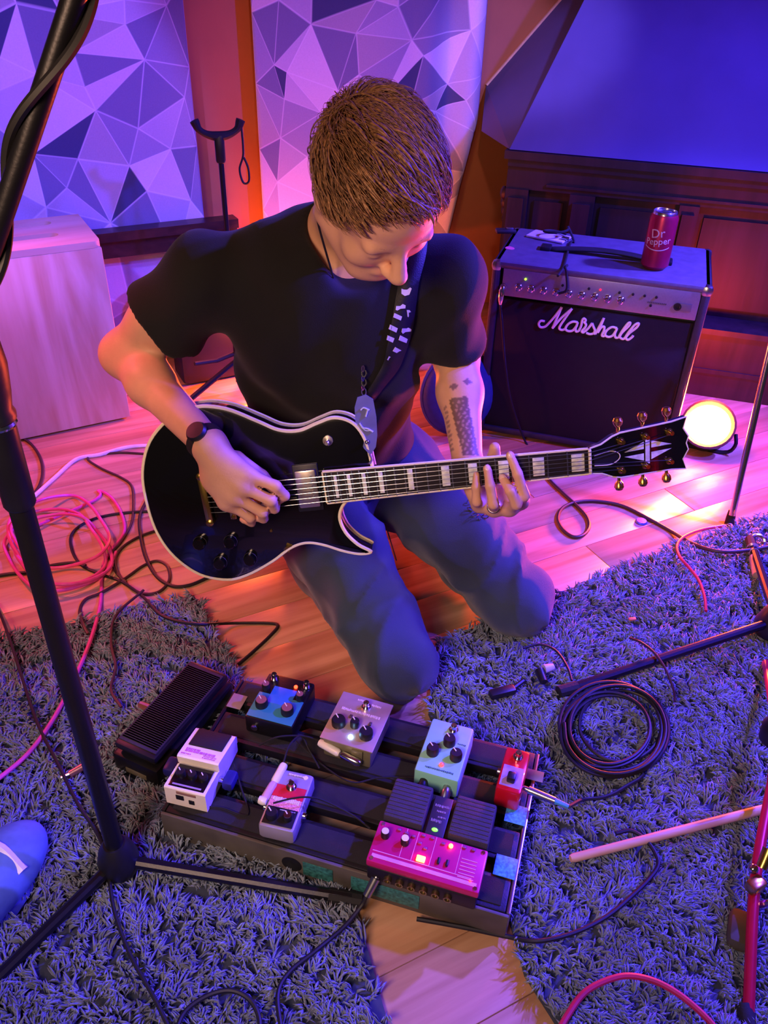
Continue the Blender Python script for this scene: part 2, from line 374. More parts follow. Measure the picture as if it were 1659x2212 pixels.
nodes2 = zl([(230, 0), (435, 150), (200, 400), (280, 445), (85, 660), (265, 610), (600, 560), (710, 205), (725, 460), (1045, 245), (870, 610), (1390, 180), (960, 40), (830, 0), (1360, 610), (1195, 685), (240, 850), (410, 970), (220, 1120), (90, 1010), (1110, 340), (1280, 520), (1040, 640), (640, 700), (500, 700)], 2.86, 520)
dark2 = zl([(560, 40), (240, 470), (980, 520), (1280, 610)], 2.86, 520)
mid2 = zl([(120, 150), (240, 210), (550, 400), (180, 560), (200, 950), (1120, 130), (640, 460), (1180, 440)], 2.86, 520)
C2L, C2R = wall_sz(540, 0, 0.055)[0], wall_sz(1055, 0, 0.07)[0]
def surf2(s, z):
    k = max(0.0, (s - C2R + 0.28) / 0.28)
    off = 0.055 + 0.008 * math.sin(s * 11) + 0.035 * k * math.sin((s - C2R + 0.28) * 34) + 0.02 * k
    ss = s - 0.10 * k * k * max(0.0, 0.72 - z) / 0.4
    return wall_pt(ss, off, z)
curtain('curtain', 'triangle print curtain with a folded pale right edge, hanging behind the kneeling player', nodes2, (C2L, C2R, 0.30, 2.0), surf2, dark2, mid2, 11)

# ---------------------------------------------------------------- corner surround (dark panelled wood) with a slanted hood
FB = pz(1620, 850); FE = V(math.sin(math.radians(-74)), math.cos(math.radians(-74)), 0)   # face line, right to left
FN = V(-abs(FE[1]), -abs(FE[0]), 0)                                                       # out of the face towards the room
def face_pt(t, o, z): return V(FB[0], FB[1], 0) + FE * t + FN * o + ZV * z
SW = thing('panelled_surround', 'dark wood panelled corner surround with plinth behind the amplifier', 'surround', face_pt(0.2, 0, 0))
def fbox(mb, t0, t1, o0, o1, z0, z1):
    mb.add([face_pt(t, o, z) for t in (t0, t1) for o in (o0, o1) for z in (z0, z1)], [(0, 1, 3, 2), (4, 6, 7, 5), (0, 4, 5, 1), (2, 3, 7, 6), (0, 2, 6, 4), (1, 5, 7, 3)]); return mb
T1 = 0.909; T0 = -0.75
swood = wood_mat('surround_wood', '#2c1b22', '#150d13', 'Z', 12, 6, 0.5, 0.0)
wpart('body', fbox(MB(), T0, T1 - 0.03, -0.30, -0.035, 0.0, 0.66), swood, SW, False)
wpart('plinth', fbox(fbox(MB(), T0, T1 + 0.0, -0.06, 0.075, 0.0, 0.222), T0, T1 + 0.0, -0.06, 0.09, 0.222, 0.24), swood, SW, False)
wpart('plinth_moulding', fbox(MB(), T0, T1, 0.0, 0.082, 0.085, 0.10), swood, SW, False)
wpart('mantel_shelf', fbox(fbox(MB(), T0, T1 + 0.012, -0.32, 0.012, 0.678, 0.702), T0, T1, -0.32, 0.0, 0.655, 0.678), swood, SW, False)
wpart('frieze', fbox(MB(), T0, T1, -0.06, -0.012, 0.585, 0.655), swood, SW, False)
wpart('frieze_bead', fbox(MB(), T0, T1 - 0.13, -0.02, -0.004, 0.60, 0.608), swood, SW, False)
for a, b in ((T1 - 0.075, T1), (0.62, 0.70), (0.30, 0.36), (-0.12, -0.05), (-0.5, -0.43)):
    wpart('pilaster', fbox(fbox(MB(), a, b, -0.06, -0.006, 0.24, 0.585), a + 0.012, b - 0.012, -0.02, 0.004, 0.27, 0.56), swood, SW, False)
for a, b in ((0.70, T1 - 0.075), (0.36, 0.62), (-0.05, 0.30), (-0.43, -0.12)):
    wpart('recessed_panel', fbox(MB(), a + 0.02, b - 0.02, -0.05, -0.026, 0.27, 0.55), swood, SW, False)
cb = MB()
for k in range(7):
    c = face_pt(T1 + 0.01, -0.05 - 0.03 * k, 0.56 - 0.035 * k); cb.ell(c, (0.014, 0.02, 0.022), 8, 6)
wpart('carved_bracket', cb, swood, SW)
# hood
fl0 = face_pt(T1, -0.002, 0.704); tilt = math.radians(37)
hn = FN * math.cos(tilt) + ZV * math.sin(tilt)
flt0 = pplane(1262, 0, fl0, hn); upd = unit(flt0 - fl0); flt = fl0 + upd * (0.95 / upd[2])
frb = face_pt(T0, -0.002, 0.704); frt = frb + (-FN * math.tan(tilt) + ZV) * 0.95
tb = pplane(1050, 185, A0 + WN * 0.003, WN); tt0 = pplane(1210, 0, A0 + WN * 0.003, WN); td = unit(tt0 - tb); tt = tb + td * (0.82 / td[2])
lb0 = pplane(1040, 283, fl0 + V(0, 0, 0), ZV)
plaster = mat('hood_plaster', '#585484', 0.75, var=0.08, scale=5, bump=0.25, bscale=22)
hb = MB(); hb.add([fl0, frb, frt, flt, tt, tb, lb0, lb0 + V(0.15, 0.55, 0), frb + V(0.2, 0.6, 0), frt + V(0, 0.3, 0)],
                  [(0, 1, 2, 3), (0, 3, 4, 5), (0, 5, 6), (3, 2, 9, 4), (1, 8, 9, 2), (6, 7, 8, 1, 0), (5, 4, 9, 8, 7, 6)])
HOOD = thing('slanted_hood', 'large slanted plaster hood glowing blue above the dark panelled surround', 'hood', fl0)
wpart('hood_face', hb, plaster, HOOD, False)
wpart('edge_trim', MB().sweep([tb + WN * 0.004, tt + WN * 0.004], 0.007, 6), mat('trim_light_wood', '#d8b48c', 0.5), HOOD, False)

# ---------------------------------------------------------------- shag rugs
def rug(name, label, poly, col, seed, mask=None, hide=()):
    r = np.random.default_rng(seed)
    P = np.array([p[:2] for p in poly]); cen = P.mean(0)
    root = thing(name, label, 'rug', (cen[0], cen[1], 0))
    mb = MB(); n = len(P); mb.add([(x, y, 0.001) for x, y in P] + [(x, y, 0.008) for x, y in P], [tuple(range(n)), tuple(range(n, 2 * n))[::-1]] + [(i, (i + 1) % n, n + (i + 1) % n, n + i) for i in range(n)])
    wpart('backing', mb, mat('rug_backing', '#3b4252', 0.95), root, False)
    lo, hi = P.min(0), P.max(0); A = (hi - lo).prod(); Q = lo + (hi - lo) * r.random((int(A * 9500), 2))
    ins = np.zeros(len(Q), bool); j = n - 1
    for i in range(n):
        c = ((P[i, 1] > Q[:, 1]) != (P[j, 1] > Q[:, 1])) & (Q[:, 0] < (P[j, 0] - P[i, 0]) * (Q[:, 1] - P[i, 1]) / (P[j, 1] - P[i, 1] + 1e-12) + P[i, 0]); ins ^= c; j = i
    Q = Q[ins]; CN = len(Q); flow = 2.2 * np.sin(Q[:, 0] * 17 + 3 * np.sin(Q[:, 1] * 11)) + 2.0 * np.sin(Q[:, 1] * 23 + Q[:, 0] * 7) + r.normal(0, 0.9, CN)
    tone = r.uniform(0.62, 1.15, CN); S5 = 5                      # every tuft is a bunch of five yarn ends
    Q = np.repeat(Q, S5, 0) + r.normal(0, 0.0026, (CN * S5, 2)); N_ = len(Q); tone = np.repeat(tone, S5) * r.uniform(0.85, 1.15, N_)
    an = np.repeat(flow, S5) + r.normal(0, 0.55, N_); le = np.repeat(r.uniform(0.010, 0.024, CN), S5) * r.uniform(0.7, 1.2, N_); hgt = np.repeat(r.uniform(0.014, 0.026, CN), S5) * r.uniform(0.8, 1.1, N_); wd = r.uniform(0.0014, 0.0023, N_)
    dirv = np.stack([np.cos(an), np.sin(an)], 1); nrm = np.stack([-np.sin(an), np.cos(an)], 1)
    sw = r.normal(0, 0.004, N_)
    vs_ = np.zeros((N_, 10, 3), np.float32)
    for k, t in enumerate((0, 0.4, 0.75)):
        cx = Q + dirv * (le * t * t)[:, None] + nrm * (sw * t)[:, None]; z = 0.006 + hgt * (1 - (1 - t) ** 1.7); w_ = wd * (1.0, 1.15, 0.9)[k]
        for q, (ca, sa) in enumerate(((1, 0), (-0.5, 0.8), (-0.5, -0.8))):
            vs_[:, k * 3 + q, :2] = cx + nrm * (w_ * sa)[:, None] - dirv * (w_ * ca * 0.5)[:, None]; vs_[:, k * 3 + q, 2] = z + w_ * ca
    vs_[:, 9, :2] = Q + dirv * le[:, None] + nrm * sw[:, None]; vs_[:, 9, 2] = 0.006 + hgt * 0.97
    tri = []
    for k in range(2):
        for q in range(3):
            a, b = k * 3 + q, k * 3 + (q + 1) % 3; tri += [(a, b, b + 3), (a, b + 3, a + 3)]
    for q in range(3): tri.append((6 + q, 6 + (q + 1) % 3, 9))
    tri = np.array(tri, np.int32); F = (tri[None] + (np.arange(N_) * 10)[:, None, None]).reshape(-1, 3)
    vv = vs_.reshape(-1, 3) - np.array([cen[0], cen[1], 0], np.float32)
    me = bpy.data.meshes.new('pile'); me.vertices.add(len(vv)); me.vertices.foreach_set('co', vv.ravel())
    me.loops.add(F.size); me.loops.foreach_set('vertex_index', F.ravel()); me.polygons.add(len(F)); me.polygons.foreach_set('loop_start', np.arange(0, F.size, 3, dtype=np.int32)); me.update(calc_edges=True)
    me.polygons.foreach_set('use_smooth', [True] * len(F))
    at = me.color_attributes.new('tuft', 'FLOAT_COLOR', 'POINT'); t = tone
    cl = np.repeat(np.stack([t, t * r.uniform(0.95, 1.08, N_), t * r.uniform(0.95, 1.15, N_), np.ones(N_)], 1), 10, 0).astype(np.float32); at.data.foreach_set('color', cl.ravel())
    me.materials.append(mat(name + '_pile', col, 0.85, var=0.15, scale=6, sheen=0.3, attr='tuft'))
    o = obj('pile', me, None, root); o['kind'] = 'stuff'
    return root
L1, L2, L3 = pz(-160, 1425), pz(420, 1292), pz(498, 1430)
rug('shag_rug', 'grey shag rug on the left under the tripod mic stand', [L1, L2, L3, pz(640, 1720), pz(772, 1975), pz(850, 2260), V(0.0, 0.42, 0), V(-0.85, 0.42, 0), V(-1.05, 0.8, 0)], '#78838f', 5)
rug('shag_rug', 'blue shag rug on the right with the coiled cable and wooden stick', [pz(1720, 1095), pz(1440, 1195), pz(1205, 1290), pz(940, 1395), pz(925, 1545), pz(1040, 1800), pz(1112, 2035), pz(1132, 2110), pz(1215, 2240), V(0.3, 0.42, 0), V(0.95, 0.42, 0), V(1.4, 1.7, 0)], '#6a80ab', 9)
# ================================================================== AMPLIFIER
def frame_px(fl, fr):
    X = unit(np.append((fr - fl)[:2], 0)); return X, V(-X[1], X[0], 0)
AW, AD, AH = 0.572, 0.34, 0.535
a_fl = pz(1062, 590, 0.5); a_ang = math.radians(-16.5)
AX = V(math.cos(a_ang), math.sin(a_ang), 0); AY = V(-AX[1], AX[0], 0)
a_o = V(a_fl[0], a_fl[1], 0) + AX * AW / 2
amp = thing('guitar_amplifier', 'black guitar combo amplifier with silver control panel and white script logo', 'amplifier', a_o, AX, AY)
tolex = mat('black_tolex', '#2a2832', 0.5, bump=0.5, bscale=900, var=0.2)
grille = mat('amp_grille_cloth', '#08070a', 0.85, bump=0.5, bscale=1400, var=0.3)
cab = MB()
cab.rbox((0, AD / 2 + 0.01, AH / 2 + 0.006), (AW - 0.03, AD - 0.03, AH - 0.03), 0.006)
cab.rbox((-AW / 2 + 0.012, AD / 2, AH / 2 + 0.006), (0.024, AD, AH - 0.012), 0.008)
cab.rbox((AW / 2 - 0.012, AD / 2, AH / 2 + 0.006), (0.024, AD, AH - 0.012), 0.008)
obj('lit_top', MB().rbox((0, AD / 2, AH - 0.010), (AW, AD, 0.020), 0.008), mat('tolex_lit_top', '#5c5868', 0.45, bump=0.4, bscale=900, var=0.15), amp)  # cabinet top in lightened tolex, the bright light on it put into the colour
cab.rbox((0, AD / 2, 0.022), (AW, AD, 0.020), 0.006)
obj('cabinet', cab, tolex, amp)
obj('speaker_grille', MB().rbox((0, 0.013, 0.232), (AW - 0.05, 0.01, 0.40), 0.002), grille, amp)
panel_m = mat('silver_panel', '#9a98a2', 0.38, 0.55, var=0.05, scale=200)
PZ = AH - 0.056
obj('control_panel', MB().rbox((0.004, 0.008, PZ), (AW - 0.055, 0.012, 0.076), 0.002), panel_m, amp)
for k in range(9):
    x = -AW / 2 + 0.078 + k * 0.0342; kb = MB()
    kb.lathe([(0.0105, 0), (0.0105, 0.004), (0.0085, 0.006), (0.0078, 0.016), (0.005, 0.018)], (x, 0.002, PZ - 0.008), 16, (0, -1, 0))
    kn = obj('knob', kb, chrome, amp); obj('pointer', MB().box((x, -0.0165, PZ - 0.004), (0.0012, 0.001, 0.006)), black_plastic, kn)
for k, (dx, dz) in enumerate(((0.175, .012), (0.245, .012), (0.325, .012), (0.36, .012), (0.39, .012), (0.42, .012), (0.41, -.012))):
    obj('push_switch', MB().lathe([(0.0035, 0), (0.0035, 0.004), (0.002, 0.005)], (-AW / 2 + 0.02 + dx, 0.002, PZ + dz), 10, (0, -1, 0)), black_plastic, amp)
obj('power_light', MB().ell((-AW / 2 + 0.094, 0.0, PZ + 0.016), 0.003), mat('green_led', '#a0ff30', 0.4, emit='#b8ff30', estr=3), amp)
obj('channel_light', MB().ell((-AW / 2 + 0.295, 0.0, PZ + 0.013), 0.0028), mat('amp_red_led', '#ff2020', 0.4, emit='#ff1830', estr=3), amp)
obj('model_plate', MB().rbox((AW / 2 - 0.055, 0.001, PZ - 0.006), (0.03, 0.002, 0.02), 0.0005), mat('model_plate_grey', '#6f6770', 0.5), amp)
obj('headphone_socket', MB().lathe([(0.010, 0), (0.010, 0.004), (0.006, 0.004), (0.006, 0.001)], (AW / 2 - 0.075, 0.002, PZ - 0.006), 16, (0, -1, 0)), black_plastic, amp)
mk = MB()
for k in range(11): mk.box((AW / 2 - 0.15 + k * 0.0045, 0.0015, PZ - 0.004), (0.003, 0.0012, 0.0035))
obj('panel_print', mk, mat('panel_print_dark', '#4a4656', 0.6), amp, False)
sock = MB(); sock.lathe([(0.009, 0), (0.009, 0.005), (0.005, 0.006)], (-AW / 2 + 0.036, 0.002, PZ - 0.012), 14, (0, -1, 0))
obj('input_socket', sock, steel, amp)
for sx in (-1, 1):
    for z in (AH - 0.014, 0.022):
        for y in (0.012, AD - 0.012):
            c = MB(); c.rbox((sx * (AW / 2 - 0.012), y, z), (0.03, 0.03, 0.03), 0.011); obj('corner_protector', c, steel if z > 0.3 else black_plastic, amp)
for sx in (-1, 1):
    for y in (0.05, AD - 0.05): obj('foot', MB().cyl((sx * (AW / 2 - 0.07), y, 0), (sx * (AW / 2 - 0.07), y, 0.012), 0.014), black_rubber, amp)
st = MB(); st.quadstrip([(-0.16 + 0.32 * t, 0.155 - 0.016, AH + 0.003 + 0.014 * math.sin(PI * t)) for t in np.linspace(0, 1, 12)], [(-0.16 + 0.32 * t, 0.155 + 0.016, AH + 0.003 + 0.014 * math.sin(PI * t)) for t in np.linspace(0, 1, 12)])
ho = obj('carry_handle', st, black_rubber, amp); ho.modifiers.new('t', 'SOLIDIFY').thickness = 0.006
for sx in (-1, 1): obj('handle_cap', MB().rbox((sx * 0.165, 0.155, AH + 0.005), (0.03, 0.04, 0.012), 0.004), black_plastic, amp)
# script logo, stroke by stroke
LOGO = [[(235, 345), (180, 340), (150, 380), (175, 425), (235, 420), (290, 370), (370, 280), (470, 150)], [(470, 150), (420, 260), (340, 440)], [(340, 440), (470, 290), (610, 170)], [(610, 170), (510, 310), (435, 430), (470, 465), (525, 445)],
        [(690, 360), (620, 350), (550, 390), (520, 450), (560, 480), (620, 470), (680, 400)], [(690, 360), (660, 440), (665, 485), (700, 480)], [(700, 480), (735, 410), (750, 335), (772, 306), (797, 325), (790, 352)], [(768, 345), (802, 388), (788, 430), (744, 480), (764, 503)],
        [(764, 503), (830, 445), (887, 370)], [(887, 370), (905, 420), (925, 468), (905, 510), (855, 522), (805, 505)], [(905, 510), (932, 520)], [(932, 520), (985, 420), (1050, 300), (965, 500)], [(965, 500), (1012, 430), (1052, 420), (1050, 470), (1022, 540), (1060, 552)],
        [(1230, 440), (1160, 425), (1090, 470), (1065, 530), (1110, 560), (1170, 540), (1225, 460)], [(1230, 440), (1200, 520), (1212, 570), (1250, 570)], [(1250, 570), (1300, 480), (1375, 380), (1412, 365), (1392, 410), (1300, 500), (1270, 560), (1310, 590), (1342, 570)],
        [(1342, 570), (1400, 480), (1480, 390), (1530, 375), (1500, 430), (1400, 510), (1352, 570), (1382, 600), (1440, 560), (1452, 540)]]
lg = MB(); gp = a_o + AY * 0.006
for stp in LOGO:
    loc = []
    for x, y in stp:
        p = pplane(1140 + x / 6.38, 640 + y / 6.38, gp, AY) - a_o; loc.append((p @ AX, 0.006, p[2]))
    lg.sweep(crom(loc, 5), 0.0034, 8)
obj('script_logo', lg, mat('logo_white', '#f2eeee', 0.45), amp)
amp['label'] = 'black guitar combo amplifier with silver control panel and white script lettering'

# things on the amplifier
def on_amp(x, y, z=AH): return pz(x, y, z)
cpos = pz(1412, 578, AH); cR = 0.0365
can = thing('drink_can', 'maroon and silver drink can standing on the amplifier', 'can', cpos)
can_m = mat('can_maroon', '#a81a44', 0.34, 0.5, var=0.06)
obj('can_body', MB().lathe([(0.026, 0), (0.029, 0.002), (cR, 0.011), (cR, 0.132), (0.032, 0.143)], (0, 0, 0), 36), can_m, can)
obj('can_end', MB().lathe([(0.0322, 0.1425), (0.0305, 0.1485), (0.0298, 0.1495), (0.0288, 0.1485), (0.0282, 0.1450), (0.004, 0.1455)], (0, 0, 0), 36), mat('can_aluminium', '#cfd2da', 0.22, 1.0, var=0.03), can)
obj('pull_tab', MB().rbox((0.004, 0.002, 0.1472), (0.022, 0.013, 0.0014), 0.0006), steel, can)
def wrap(vs_, fs, a0, z0, r, tilt_=0.0):
    out = []
    for x, y, z in vs_:
        xr, yr = x * math.cos(tilt_) - y * math.sin(tilt_), x * math.sin(tilt_) + y * math.cos(tilt_)
        a = a0 + xr / r; out.append(((r + z) * math.cos(a), (r + z) * math.sin(a), z0 + yr))
    return MB().add(out, fs)
ca0 = math.atan2(-cpos[1], -cpos[0] - 0.25)
white_print = mat('can_white_print', '#d9c9c9', 0.4, 0.2, var=0.05)
obj('can_lettering', wrap(*text_mb('Dr', 0.032, 0.0004), ca0 - 0.10, 0.098, cR, 0.2), white_print, can, False)
obj('can_lettering', wrap(*text_mb('Pepper', 0.024, 0.0004), ca0, 0.078, cR, 0.12), white_print, can, False)
arc = [(x, 0.05 * (x / 0.03) ** 2 * 0.12, 0.0) for x in np.linspace(-0.034, 0.034, 20)]
ab = wrap([(x, y - 0.0012, z + 0.0004) for x, y, z in arc] + [(x, y + 0.0012, z + 0.0004) for x, y, z in arc], [(i, i + 1, 21 + i, 20 + i) for i in range(19)], ca0, 0.056, cR)
obj('can_band', ab, white_print, can, False)

card = MB(); cc = pz(1185, 514, AH); card.rbox((0, 0, 0.004), (0.115, 0.07, 0.006), 0.002)
pc = thing('white_pouch', 'white flat pouch lying on the left of the amplifier top', 'pouch', V(*cc[:2], AH), rotz(-0.55)[:, 0], rotz(-0.55)[:, 1]); obj('pouch_body', card, mat('pouch_white', '#cfcad6', 0.5), pc)
obj('clip', MB().rbox((0.055, -0.01, 0.012), (0.022, 0.012, 0.008), 0.003), steel, pc)
cord = MB(); c0 = pz(1200, 508, AH + 0.012)
cord.tube([c0 + V(0.035 * math.cos(a), 0.028 * math.sin(a), 0.002 * i) for i, a in enumerate(np.linspace(0.4, 6.4, 12))] + [c0 + V(0.05, -0.03, -0.008), pz(1232, 525, AH + 0.005), pz(1218, 575, AH + 0.004), pz(1205, 596, AH + 0.004)], 0.0035, 7)
tag(obj('lanyard_cord', cord, black_rubber), 'thin dark cord looped over the white pouch on the amplifier', 'cord')
bkl = thing('black_buckle', 'small black strap buckle beside the white pouch on the amplifier', 'buckle', V(*pz(1092, 503, AH)[:2], AH), rotz(0.1)[:, 0], rotz(0.1)[:, 1])
obj('buckle_body', MB().rbox((0, 0, 0.006), (0.06, 0.028, 0.012), 0.004), black_plastic, bkl); obj('buckle_pin', MB().rbox((0.012, 0, 0.0135), (0.02, 0.01, 0.004), 0.001), steel, bkl)
pick = MB(); pick.prism([(0.013 * math.cos(a) * (1 - 0.25 * math.sin(a)), 0.014 * math.sin(a)) for a in np.linspace(0, 2 * PI, 18)[:-1]], 0, 0.001); 
pk = obj('guitar_pick', pick, mat('pick_pink', '#e06a80', 0.4), mw=Matrix.Translation(Vector((*pz(1101, 536, AH)[:2], AH)))); tag(pk, 'pink guitar pick on the left front of the amplifier top', 'pick')
hang = MB(); hb_ = pz(1221, 583, AH + 0.001); dn = -AY * 0.012
hang.tube([hb_ + AY * 0.04, hb_ + V(0, 0, 0.006), a_o + AX * (-0.085) - AY * 0.006 + ZV * (AH - 0.01), a_o + AX * (-0.078) - AY * 0.012 + ZV * (AH - 0.05), a_o + AX * (-0.10) - AY * 0.010 + ZV * (AH - 0.065)], 0.0035, 7)
tag(obj('wrist_strap', hang, black_rubber), 'dark strap hanging over the front edge of the amplifier', 'strap')
# plug and lead from the amplifier input
pl = thing('instrument_lead', 'dark lead plugged into the amplifier input with a pale plug', 'cable', a_o + AX * (-AW / 2 + 0.036) - AY * 0.04)
p_in = a_o + AX * (-AW / 2 + 0.036) + ZV * (PZ - 0.012)
wpart('plug', MB().sweep([p_in, p_in - AY * 0.012, p_in - AY * 0.014 - ZV * 0.006, p_in - AY * 0.017 - ZV * 0.03, p_in - AY * 0.018 - ZV * 0.045], [0.005, 0.007, 0.009, 0.008, 0.004], 12), chrome, pl)
wpart('cord', MB().tube([p_in - AY * 0.018 - ZV * 0.043, pplane(1085, 700, a_o - AY * 0.03, AY), pplane(1092, 790, a_o - AY * 0.05, AY), pplane(1105, 870, a_o - AY * 0.05, AY), pz(1135, 955, 0.004), pz(1165, 1000, 0.004)], 0.0032, 7), black_rubber, pl)

# ================================================================== PLYWOOD CRATE
KX = unit(V(0.87, 0.494, 0)); KY = V(-KX[1], KX[0], 0); KW, KD, KH = 0.335, 0.285, 0.55
k_fr = pz(283, 905); k_o = k_fr - KX * KW / 2
crate = thing('plywood_crate', 'pale plywood box with two hand slots in the top', 'crate', k_o, KX, KY)
ply = wood_mat('plywood', '#e3c39b', '#c99c6c', 'Z', 6, 5, 0.55, dist=6.0); ply2 = wood_mat('plywood_top', '#e6c8a0', '#d0a679', 'X', 6, 5, 0.55)
T_ = 0.018
obj('front_panel', MB().rbox((0, T_ / 2, (KH - T_) / 2 + 0.004), (KW, T_, KH - T_ - 0.008), 0.003), ply, crate)
obj('back_panel', MB().rbox((0, KD - T_ / 2, (KH - T_) / 2 + 0.004), (KW, T_, KH - T_ - 0.008), 0.003), ply, crate)
for sx in (-1, 1): obj('side_panel', MB().rbox((sx * (KW / 2 - T_ / 2), KD / 2, (KH - T_) / 2 + 0.004), (T_, KD - 2 * T_, KH - T_ - 0.008), 0.003), ply, crate)
from mathutils.geometry import tessellate_polygon
def slot(cx, cy, hl, r, n=8): return [(cx + hl + r * math.cos(a), cy + r * math.sin(a)) for a in np.linspace(-PI / 2, PI / 2, n)] + [(cx - hl + r * math.cos(a), cy + r * math.sin(a)) for a in np.linspace(PI / 2, 3 * PI / 2, n)]
def plate_holes(outer, holes, z0, z1):
    polys = [outer] + holes; flat = [p for q in polys for p in q]
    tris = tessellate_polygon([[Vector((x, y, 0)) for x, y in q] for q in polys]); n = len(flat)
    mb = MB(); fs = [tuple(t) for t in tris] + [tuple(i + n for i in t[::-1]) for t in tris]; b = 0
    for q in polys:
        m = len(q); fs += [(b + i, b + (i + 1) % m, n + b + (i + 1) % m, n + b + i) for i in range(m)]; b += m
    return mb.add([(x, y, z1) for x, y in flat] + [(x, y, z0) for x, y in flat], fs)
cr = 0.02; ol = [(-KW / 2, 0), (KW / 2 - cr, 0)] + [(KW / 2 - cr + cr * math.sin(a), cr - cr * math.cos(a)) for a in np.linspace(0.2, PI / 2, 5)] + [(KW / 2, KD), (-KW / 2, KD)]
s1 = (pz(122, 506, KH) - k_o); s2 = (pz(104, 477, KH) - k_o)
e1, f1 = s1 @ KX, s1 @ KY; e2, f2 = s2 @ KX, s2 @ KY
obj('top_panel', plate_holes(ol, [slot(e1 - 0.085, f1, 0.07, 0.020), slot(e2 - 0.085, f2 - 0.02, 0.07, 0.020)], KH - T_, KH), ply2, crate, True, 30)

# dark case against the wall, mostly hidden by the player
cs = thing('black_case', 'black hard case against the wall behind the player\'s raised elbow', 'case', wall_pt(-0.05, 0.20, 0), WV, -WN)
obj('case_shell', MB().rbox((0, 0, 0.18), (0.26, 0.12, 0.36), 0.02), black_plastic, cs); obj('case_latch', MB().rbox((0.06, -0.062, 0.30), (0.03, 0.008, 0.02), 0.003), chrome, cs)

# ================================================================== GUITAR STAND
gs_b = pz(520, 860); gs = thing('guitar_stand', 'black guitar stand with curved yoke and hanging loop in front of the bare wall strip', 'guitar stand', gs_b)
def vert_z(b, y):   # height on the vertical through b that shows at image row y
    lo, hi = 0, 1.6
    for _ in range(40):
        m = (lo + hi) / 2; v = b + ZV * m - CPOS; yy = PH / 2 - FPX * (v @ _U) / (v @ _F)
        if yy > y: lo = m
        else: hi = m
    return lo
gz = vert_z(gs_b, 296)
pm = MB(); pm.cyl((0, 0, 0.06), (0, 0, 0.45), 0.011); pm.cyl((0, 0, 0.44), (0, 0, gz), 0.0075); obj('pole', pm, black_metal, gs)
obj('height_collar', MB().lathe([(0.015, 0), (0.017, 0.02), (0.013, 0.05)], (0, 0, 0.42), 16), black_plastic, gs)
obj('neck_joint', MB().rbox((0, 0, gz - 0.03), (0.026, 0.026, 0.075), 0.008), black_plastic, gs)
yk = MB(); YD = unit(V(0.96, 0.27, 0)); yk.sweep(crom([YD * -0.062 + ZV * (gz + 0.042), YD * -0.05 + ZV * (gz + 0.018), YD * -0.02 + ZV * (gz + 0.004), YD * 0.02 + ZV * (gz + 0.004), YD * 0.05 + ZV * (gz + 0.018), YD * 0.062 + ZV * (gz + 0.042)], 5), [0.009 + 0.0035 * math.cos(t * 2 * PI) ** 2 for t in np.linspace(0, 1, 26)], 10)
obj('yoke', yk, black_rubber, gs)
lp = MB(); q0 = YD * 0.062 + ZV * (gz + 0.035); lp.tube([q0, q0 + V(0.002, -0.004, -0.05), q0 + V(0.0, -0.004, -0.085), q0 + V(-0.012, -0.004, -0.12), q0 + V(-0.004, -0.004, -0.155), q0 + V(0.012, -0.004, -0.15), q0 + V(0.012, -0.004, -0.115), q0 + V(0.002, -0.004, -0.088)], 0.003, 6); obj('safety_loop', lp, black_rubber, gs)
for a in (-2.5, -0.5, 1.5):
    d = V(math.cos(a), math.sin(a), 0); lm = MB(); lm.sweep([d * 0.01 + ZV * 0.13, d * 0.20 + ZV * 0.03, d * 0.235 + ZV * 0.012], 0.009, 8); lg_ = obj('leg', lm, black_metal, gs)
    obj('rubber_foot', MB().sweep([d * 0.225 + ZV * 0.014, d * 0.25 + ZV * 0.011], 0.011, 8), black_rubber, lg_)
for sx in (-1, 1): obj('body_rest', MB().sweep([V(0, 0, 0.16), V(sx * 0.06, -0.02, 0.14), V(sx * 0.12, -0.07, 0.15)], 0.007, 8), black_rubber, gs)

# ================================================================== FLOOR LAMP (glowing par can)
lp_c = pz(1530, 918, 0.085); face_d = unit(V(-0.25, -0.62, 0.74))
lamp = thing('par_can_lamp', 'blazing orange par can lamp on the floor beside the amplifier', 'lamp', V(lp_c[0], lp_c[1], 0))
lamp_me = MB().lathe([(0.05, -0.13), (0.058, -0.11), (0.066, -0.02), (0.078, 0.0), (0.078, 0.008), (0.072, 0.008), (0.060, -0.004)], lp_c, 28, face_d)
wpart('housing', lamp_me, black_metal, lamp)
wpart('lens', MB().lathe([(0.0625, 0.002), (0.056, 0.010), (0.035, 0.017), (0.004, 0.020)], lp_c, 28, face_d), mat('lamp_lens_glow', '#ffdd88', 0.3, emit=(1.0, 0.52, 0.14), estr=26), lamp)
wpart('halo_ring', MB().lathe([(0.0635, -0.001), (0.0720, 0.006), (0.0715, 0.0075), (0.0630, 0.002)], lp_c, 28, face_d), mat('halo_glow', '#ff6a20', 0.4, emit=(1.0, 0.14, 0.015), estr=9), lamp)  # added glowing ring that imitates the orange halo around the lens
yoke_ax = unit(np.cross(face_d, ZV)); yo = MB(); yo.sweep(crom([lp_c + yoke_ax * 0.082 - face_d * 0.03, lp_c + yoke_ax * 0.088 - ZV * 0.05, V(lp_c[0], lp_c[1], 0.006) + yoke_ax * 0.06, V(lp_c[0], lp_c[1], 0.006) - yoke_ax * 0.06, lp_c - yoke_ax * 0.088 - ZV * 0.05, lp_c - yoke_ax * 0.082 - face_d * 0.03], 4), 0.006, 6); wpart('yoke_bracket', yo, black_metal, lamp)
lq = lp_c + face_d * 0.07; lo_ = spot('par_can_light', lq, lq + face_d, (1.0, 0.09, 0.015), 110, 165, 0.4, 0.05); point('added_glow_light', lp_c + ZV * 0.10 - face_d * 0.02, (1.0, 0.06, 0.02), 17, 0.04)  # the point light is added for the red glow around the lamp
